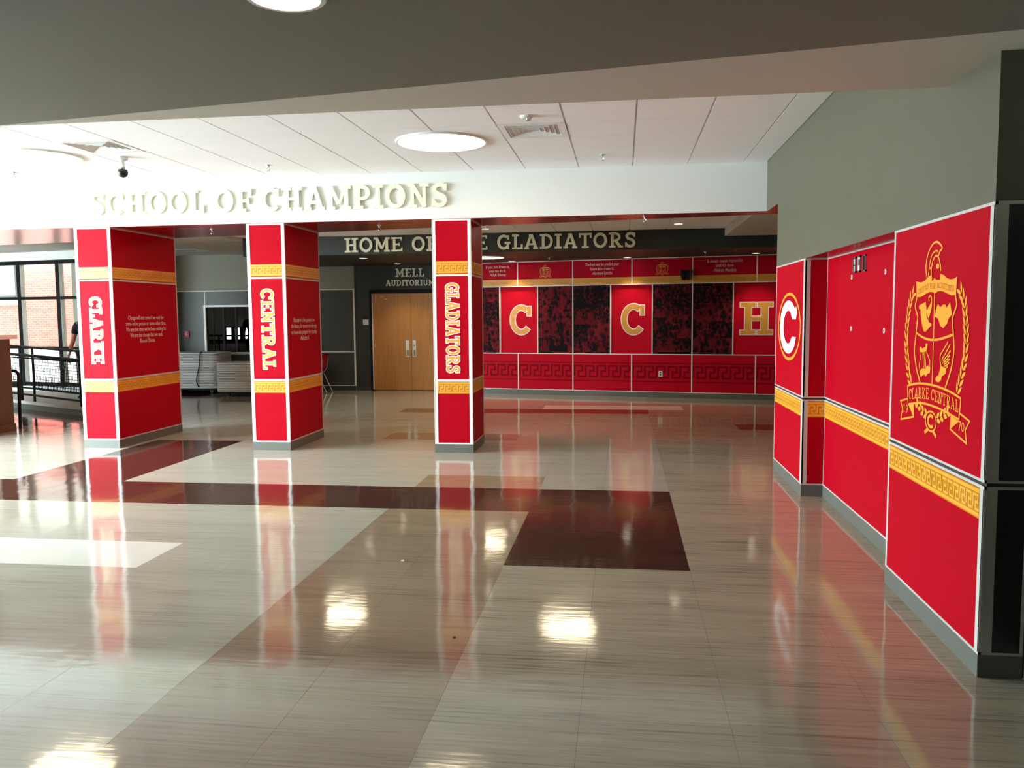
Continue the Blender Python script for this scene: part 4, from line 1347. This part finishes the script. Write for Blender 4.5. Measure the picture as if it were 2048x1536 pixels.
MB().lathe([(.06, .0), (.06, -.03), (.03, -.045), (.0, -.045)], (-5.22, 8.35, ZC), 20).build('mount', 'metal_white', t)
MB().tube([(-5.22, 8.35, ZC - .04), (-5.20, 8.33, ZC - .10), (-5.18, 8.30, ZC - .13)], .02, 10).build('arm', 'metal_white', t)
MB().lathe([(.0, -.055), (.035, -.045), (.050, -.02), (.052, .0), (.045, .025), (.0, .035)], (-5.18, 8.29, ZC - .17), 18).build('eye', 'black', t, smooth=True)

# ------------------------------------------------------------------ stacks of folding tables
ORD = ['top', 'second', 'third', 'fourth', 'fifth', 'sixth', 'seventh', 'eighth', 'ninth', 'tenth', 'eleventh', 'twelfth', 'thirteenth', 'fourteenth', 'fifteenth', 'sixteenth', 'seventeenth', 'eighteenth', 'nineteenth', 'twentieth', 'twenty-first', 'twenty-second', 'twenty-third']
def rounded(hx, hy, r, n=5):
    pts = []
    for cx, cy, a0 in ((hx - r, -hy + r, -90), (hx - r, hy - r, 0), (-hx + r, hy - r, 90), (-hx + r, -hy + r, 180)):
        for k in range(n + 1):
            a = math.radians(a0 + 90 * k / n)
            pts.append((cx + r * math.cos(a), cy + r * math.sin(a)))
    return pts
def table_mesh(L, W, th, r):
    mb = MB()
    A, B, Cc = rounded(L / 2, W / 2, r), rounded(L / 2 - .005, W / 2 - .005, r), rounded(L / 2 - .014, W / 2 - .014, r)
    zz = ((B, 0), (A, .005), (A, th - .013), (B, th - .009), (Cc, th - .008))
    n = len(A)
    i = len(mb.v)
    for R, z in zz:
        mb.v += [(x, y, z) for x, y in R]
    for k in range(len(zz) - 1):
        for q in range(n):
            w = (q + 1) % n
            mb.f.append((i + k * n + q, i + k * n + w, i + (k + 1) * n + w, i + (k + 1) * n + q)); mb.mi.append(0)
    mb.f.append(tuple(i + q for q in reversed(range(n)))); mb.mi.append(0)
    mb.f.append(tuple(i + (len(zz) - 1) * n + q for q in range(n))); mb.mi.append(0)
    return mb.build('folding_table', 'plastic_white', mesh_only=True)
tm = table_mesh(1.83, .76, .0355, .13)
def stack(cx, cy, z0, n, which, grp, rnd):
    for k in range(n):
        a = rnd.uniform(-.006, .006)
        o = link('folding_table', tm, None, Matrix.Translation((cx + rnd.uniform(-.010, .010), cy + rnd.uniform(-.008, .008), z0 + k * .0355)) @ Matrix.Rotation(a, 4, 'Z'))
        nm = ORD[n - 1 - k]
        lab = ('white folding table on top of the %s stack' % which) if k == n - 1 else ('white folding table, %s from top of the %s stack' % (nm, which)) if k else ('white folding table at the bottom of the %s stack' % which)
        tag(o, lab, 'folding table', grp)
def dolly(cx, cy, label):
    t = thing('table_dolly', (cx, cy, 0), label, 'dolly', 'black table dollies')
    box('deck', 'black_metal', cx - .85, cx + .85, cy - .30, cy + .30, .075, .112, t)
    for sx in (-.7, .7):
        for sy in (-.24, .24):
            mb = MB()
            pts = [(cx + sx, cy + sy - .016, .037), (cx + sx, cy + sy + .016, .037)]
            mb.tube(pts, .036, 12).build('wheel', 'black', t)
            box('fork', 'black_metal', cx + sx - .012, cx + sx + .012, cy + sy - .024, cy + sy + .024, .05, .076, t)
rnd = random.Random(3)
dolly(-9.62, 17.50, 'low black dolly under the taller stack of folding tables')
stack(-9.62, 17.50, .113, 22, 'taller', 'folding tables stacked by the left column', rnd)
dolly(-7.48, 16.75, 'low black dolly under the shorter stack of folding tables')
stack(-7.48, 16.75, .113, 17, 'shorter', 'folding tables stacked by the middle column', rnd)
mb = MB()
mb.tube(smooth([(-9.02, 17.35, .0) and (-9.02, .90), (-9.07, .885), (-9.075, .78), (-9.12, .60), (-9.17, .40), (-9.175, .28), (-9.13, .14)], 4) and [(p[0], 17.095, p[1]) for p in smooth([(-9.02, .895), (-9.07, .90), (-9.085, .80), (-9.10, .66), (-9.15, .45), (-9.185, .30), (-9.17, .20), (-9.13, .14)], 4)], .011, 6)
tag(mb.build('strap', 'black', base=(-9.1, 17.1, .14)), 'black strap hanging down the front of the taller table stack', 'strap')

# ------------------------------------------------------------------ red chair by the grey panels
ch = thing('chair', (-6.62, 17.42, 0), 'red shell chair against the grey panels behind the CENTRAL column', 'chair')
def shell(name, prof, y0, y1, th, m, parent, nseg=7, dish=.02):
    mb = MB()
    rowsv = []
    for s in range(nseg + 1):
        f = s / nseg
        y = y0 + (y1 - y0) * f
        d = dish * (2 * f - 1) ** 2
        rowsv.append([(x - d * nx, y, z + d * abs(nz)) for (x, z, nx, nz) in prof])
    i = len(mb.v)
    m_ = len(prof)
    for R in rowsv:
        mb.v += R
    for R in rowsv:
        mb.v += [(x + th * prof[k][2], y, z - th * prof[k][3]) for k, (x, y, z) in enumerate(R)]
    N = m_ * (nseg + 1)
    for s in range(nseg):
        for k in range(m_ - 1):
            a, b, c, d = i + s * m_ + k, i + s * m_ + k + 1, i + (s + 1) * m_ + k + 1, i + (s + 1) * m_ + k
            mb.f.append((a, b, c, d)); mb.mi.append(0)
            mb.f.append((d + N, c + N, b + N, a + N)); mb.mi.append(0)
    for s in range(nseg):
        for k in (0, m_ - 1):
            a, d = i + s * m_ + k, i + (s + 1) * m_ + k
            mb.f.append((a, d, d + N, a + N)); mb.mi.append(0)
    for k in range(m_ - 1):
        for s in (0, nseg):
            a, b = i + s * m_ + k, i + s * m_ + k + 1
            mb.f.append((a, b, b + N, a + N)); mb.mi.append(0)
    return mb.build(name, m, parent, smooth=True)
shell('seat', [(-6.84, .440, 0, 1), (-6.80, .455, 0, 1), (-6.62, .445, 0, 1), (-6.46, .440, 0, 1)], 17.20, 17.64, .012, 'chair_red', ch)
shell('backrest', [(-6.44, .500, 1, 0), (-6.405, .60, 1, 0), (-6.385, .74, 1, 0), (-6.37, .855, 1, 0)], 17.20, 17.64, .012, 'chair_red', ch)
for y in (17.24, 17.60):
    MB().tube([(-6.80, y, .435), (-6.85, y, .012)], .011, 8).build('leg', 'metal', ch)
    MB().tube([(-6.50, y, .435), (-6.30, y, .012)], .011, 8).build('leg', 'metal', ch)
    MB().tube([(-6.80, y, .430), (-6.50, y, .430), (-6.42, y, .52), (-6.375, y, .74)], .010, 8).build('side_frame', 'metal', ch)

# ------------------------------------------------------------------ ramp, railing, person, counter at far left
CA, CB = Vector((-13.2, 15.21, 0)), Vector((-8.6, 12.83, 0))
cd = (CB - CA).normalized()
cn = Vector((-cd.y, cd.x, 0))
mb = MB()
ring = [(CA.x, CA.y), (CB.x, CB.y), (-9.2, 15.4), (-11.2, 15.78), (-13.2, 16.18)]
mb.prism(ring, 0, .150)
ramp = struct(mb.build('ramp', 'concrete'), 'pale concrete ramp edge below the black railing')
RFm = Frame((CB.x, CB.y, 0), cd)
fbox('curb_face', 'rubber_base', RFm, -(CB - CA).length, 0, 0, .095, 0, .012, ramp)
rl = thing('railing', (-10.3, 13.75, .15), 'black guard railing with wire mesh along the ramp', 'railing')
RR = Frame((-11.34, 14.25, 0), cd)
RL0, RL1 = -1.6, 3.1
up = lambda u: Vector((0, 0, 0))
def rail(name, z0, z1, r, off=0.03):
    MB().tube([RR.P(RL0, z0 + .012, -off), RR.P(RL1, z1, -off)], r, 10).build(name, 'black_metal', rl)
rail('handrail', 1.175, 1.085, .024)
rail('rail', 1.03, .935, .030, .0)
rail('rail', .955, .905, .016, .03)
rail('rail', .400, .365, .018, .03)
rail('rail', .280, .235, .020, .03)
for u in (-1.2, .33, .80, 2.42, 2.86):
    zt = 1.17 - .03 * u / 1.0
    MB().tube([RR.P(u, .15, -.03), RR.P(u, zt, -.03)], .026 if u in (.33, 2.42) else .022, 8).build('post', 'black_metal', rl)
mb = MB()
for a, b in ((-1.15, .28), (.85, 2.38)):
    n = round((b - a) / .052)
    for k in range(n + 1):
        u = a + (b - a) * k / n
        mb.tube([RR.P(u, .40 - .01 * u, -.03), RR.P(u, .945 - .017 * u, -.03)], .0065, 4)
    for k in range(11):
        z = .42 + k * .052
        mb.tube([RR.P(a, z - .012 * a, -.03), RR.P(b, z - .014 * b, -.03)], .0065, 4)
o = mb.build('wire_mesh', 'black_metal', rl)
o['kind'] = 'stuff'
hr = thing('handrail', (-9.06, 11.51, 0), 'black bent-pipe handrail standing beside the counter', 'handrail')
MB().tube([(-9.055, 11.514, 0), (-9.035, 11.514, .80)] + [(-9.115 + .08 * math.cos(a), 11.514, .80 + .08 * math.sin(a)) for a in (.4, .8, 1.2, 1.57)] + [(-9.6, 11.62, .885), (-10.3, 11.68, .885)], .024, 10).build('pipe', 'black_metal', hr)
MB().tube([(-10.25, 11.675, .885), (-10.25, 11.675, 0)], .024, 10).build('post', 'black_metal', hr)

ct = thing('counter', (-9.35, 11.2, 0), 'dark wood counter with pale top at the left edge', 'counter')
box('body', 'cabinet_wood', -9.75, -8.975, 10.95, 11.30, .10, 1.365, ct)
box('plinth', 'cabinet_wood', -9.75, -8.955, 10.93, 11.31, 0, .11, ct)
box('corner_strip', 'trim', -8.985, -8.955, 10.935, 10.96, .11, 1.365, ct)
box('countertop', 'laminate', -9.75, -8.88, 10.80, 11.34, 1.365, 1.425, ct)
bx = thing('cardboard_box', (-9.1, 10.8, 0), 'brown cardboard box on the floor against the counter', 'box')
box('carton', 'cardboard', -9.32, -8.895, 10.60, 10.90, 0, .32, bx)
box('flap', 'cardboard', -9.315, -9.110, 10.605, 10.895, .32, .326, bx)
box('flap', 'cardboard', -9.105, -8.900, 10.605, 10.895, .32, .326, bx)
for z in (.235, .255, .275):
    box('print_stripe', 'cabinet_wood', -9.08, -8.93, 10.598, 10.60, z, z + .008, bx)

# person standing on the ramp, mostly behind the first column
def skinned(name, verts, edges, radii, m, parent=None, base=(0, 0, 0), sub=2):
    me = bpy.data.meshes.new(name)
    me.from_pydata([tuple(v) for v in verts], edges, [])
    me.materials.append(MATS[m])
    o = link(name, me, parent, Matrix.Translation(Vector(base)))
    sk = o.modifiers.new('skin', 'SKIN')
    sk.use_smooth_shade = True
    sk.branch_smoothing = .6
    for v, r in zip(me.skin_vertices[0].data, radii):
        v.radius = r if isinstance(r, tuple) else (r, r)
    me.skin_vertices[0].data[0].use_root = True
    sb = o.modifiers.new('sub', 'SUBSURF')
    sb.levels = sub
    sb.render_levels = sub
    return o
class Skel:
    def __init__(self):
        self.v, self.e, self.r, self.k = [], [], [], {}
    def add(self, key, p, r, parent=None):
        self.k[key] = len(self.v)
        self.v.append(Vector(p)); self.r.append(r)
        if parent is not None:
            self.e.append((self.k[parent], self.k[key]))
PB = (-9.90, 14.45, .150)
sk = Skel()
sk.add('pelvis', (0, 0, .95), (.155, .11))
sk.add('waist', (0, 0, 1.10), (.145, .10), 'pelvis')
sk.add('chest', (0, -.01, 1.30), (.165, .11), 'waist')
sk.add('neck0', (0, 0, 1.47), (.075, .07), 'chest')
sk.add('neck1', (0, -.01, 1.55), (.058, .058), 'neck0')
sk.add('head0', (0, -.02, 1.62), (.075, .085), 'neck1')
sk.add('head1', (0, -.02, 1.70), (.080, .098), 'head0')
sk.add('head2', (0, -.01, 1.77), (.062, .075), 'head1')
sk.add('nose', (0, -.118, 1.66), (.012, .014), 'head0')
for s, n in ((-1, 'l'), (1, 'r')):
    sk.add('sh' + n, (s * .185, 0, 1.41), .060, 'chest')
    sk.add('el' + n, (s * .265, -.02, 1.10), .043, 'sh' + n)
    sk.add('fa' + n, (s * .285, -.07, .96), .038, 'el' + n)
    sk.add('wr' + n, (s * .290, -.12, .84), .026, 'fa' + n)
    sk.add('pa' + n, (s * .285, -.145, .775), (.038, .018), 'wr' + n)
    for q in range(4):
        bx_, by_ = (q - 1.5) * .019, -.150
        ln = (.062, .075, .070, .055)[q]
        sk.add('f%d%s' % (q, n), (s * .285, -.150 + bx_, .742), .0088, 'pa' + n)
        sk.add('g%d%s' % (q, n), (s * .278, -.152 + bx_, .742 - ln * .55), .0082, 'f%d%s' % (q, n))
        sk.add('h%d%s' % (q, n), (s * .262, -.150 + bx_, .742 - ln), .0072, 'g%d%s' % (q, n))
    sk.add('t0' + n, (s * .280, -.185, .785), .0105, 'pa' + n)
    sk.add('t1' + n, (s * .270, -.200, .745), .009, 't0' + n)
    sk.add('hip' + n, (s * .095, 0, .88), .095, 'pelvis')
    sk.add('kn' + n, (s * .105, -.01, .50), .062, 'hip' + n)
    sk.add('an' + n, (s * .11, .02, .10), .042, 'kn' + n)
    sk.add('to' + n, (s * .115, -.12, .045), (.045, .035), 'an' + n)
person = skinned('person', sk.v, sk.e, sk.r, 'skin', base=PB)
tag(person, 'person in dark shirt and dark trousers behind the ramp railing, half hidden by a column', 'person')
s2 = Skel()
s2.add('waist', (0, 0, 1.02), (.168, .125))
s2.add('mid', (0, 0, 1.14), (.165, .118), 'waist')
s2.add('chest', (0, -.01, 1.31), (.186, .126), 'mid')
s2.add('neck', (0, 0, 1.455), (.092, .085), 'chest')
for s, n in ((-1, 'l'), (1, 'r')):
    s2.add('sh' + n, (s * .190, 0, 1.405), .078, 'chest')
    s2.add('sl' + n, (s * .250, -.012, 1.19), .066, 'sh' + n)
skinned('shirt', s2.v, s2.e, s2.r, 'shirt', person, PB)
s3 = Skel()
s3.add('pelvis', (0, 0, .97), (.172, .126))
for s, n in ((-1, 'l'), (1, 'r')):
    s3.add('hip' + n, (s * .10, 0, .86), .108, 'pelvis')
    s3.add('kn' + n, (s * .107, -.01, .50), .078, 'hip' + n)
    s3.add('an' + n, (s * .11, .01, .09), .066, 'kn' + n)
skinned('trousers', s3.v, s3.e, s3.r, 'trousers', person, PB)
s4 = Skel()
s4.add('a', (0, .015, 1.69), (.086, .090))
s4.add('b', (0, .01, 1.765), (.078, .092), 'a')
s4.add('c', (0, -.02, 1.805), (.05, .06), 'b')
skinned('hair', s4.v, s4.e, s4.r, 'hair', person, PB)
for s in (-1, 1):
    s5 = Skel()
    s5.add('heel', (s * .112, .04, .050), (.050, .046))
    s5.add('toe', (s * .118, -.15, .040), (.050, .034), 'heel')
    skinned('shoe', s5.v, s5.e, s5.r, 'black', person, PB)

# small litter on the floor
mb = MB()
mb.hexa([(-1.49, 5.42, .001), (-1.465, 5.415, .001), (-1.47, 5.44, .001)], [(-1.487, 5.422, .010), (-1.470, 5.418, .014), (-1.474, 5.436, .006)])
tag(mb.build('paper_scrap', 'white_print', base=(-1.48, 5.42, .001)), 'tiny white paper scrap on the tan floor tiles', 'paper scrap')
mb = MB()
mb.lathe([(.006, .0005), (.010, .004), (.006, .008), (.0, .009)], (-.86, 4.13, 0), 8)
tag(mb.build('crumb', 'cabinet_wood', base=(-.86, 4.13, 0)), 'tiny dark crumb on the floor beside the tile seam', 'crumb')
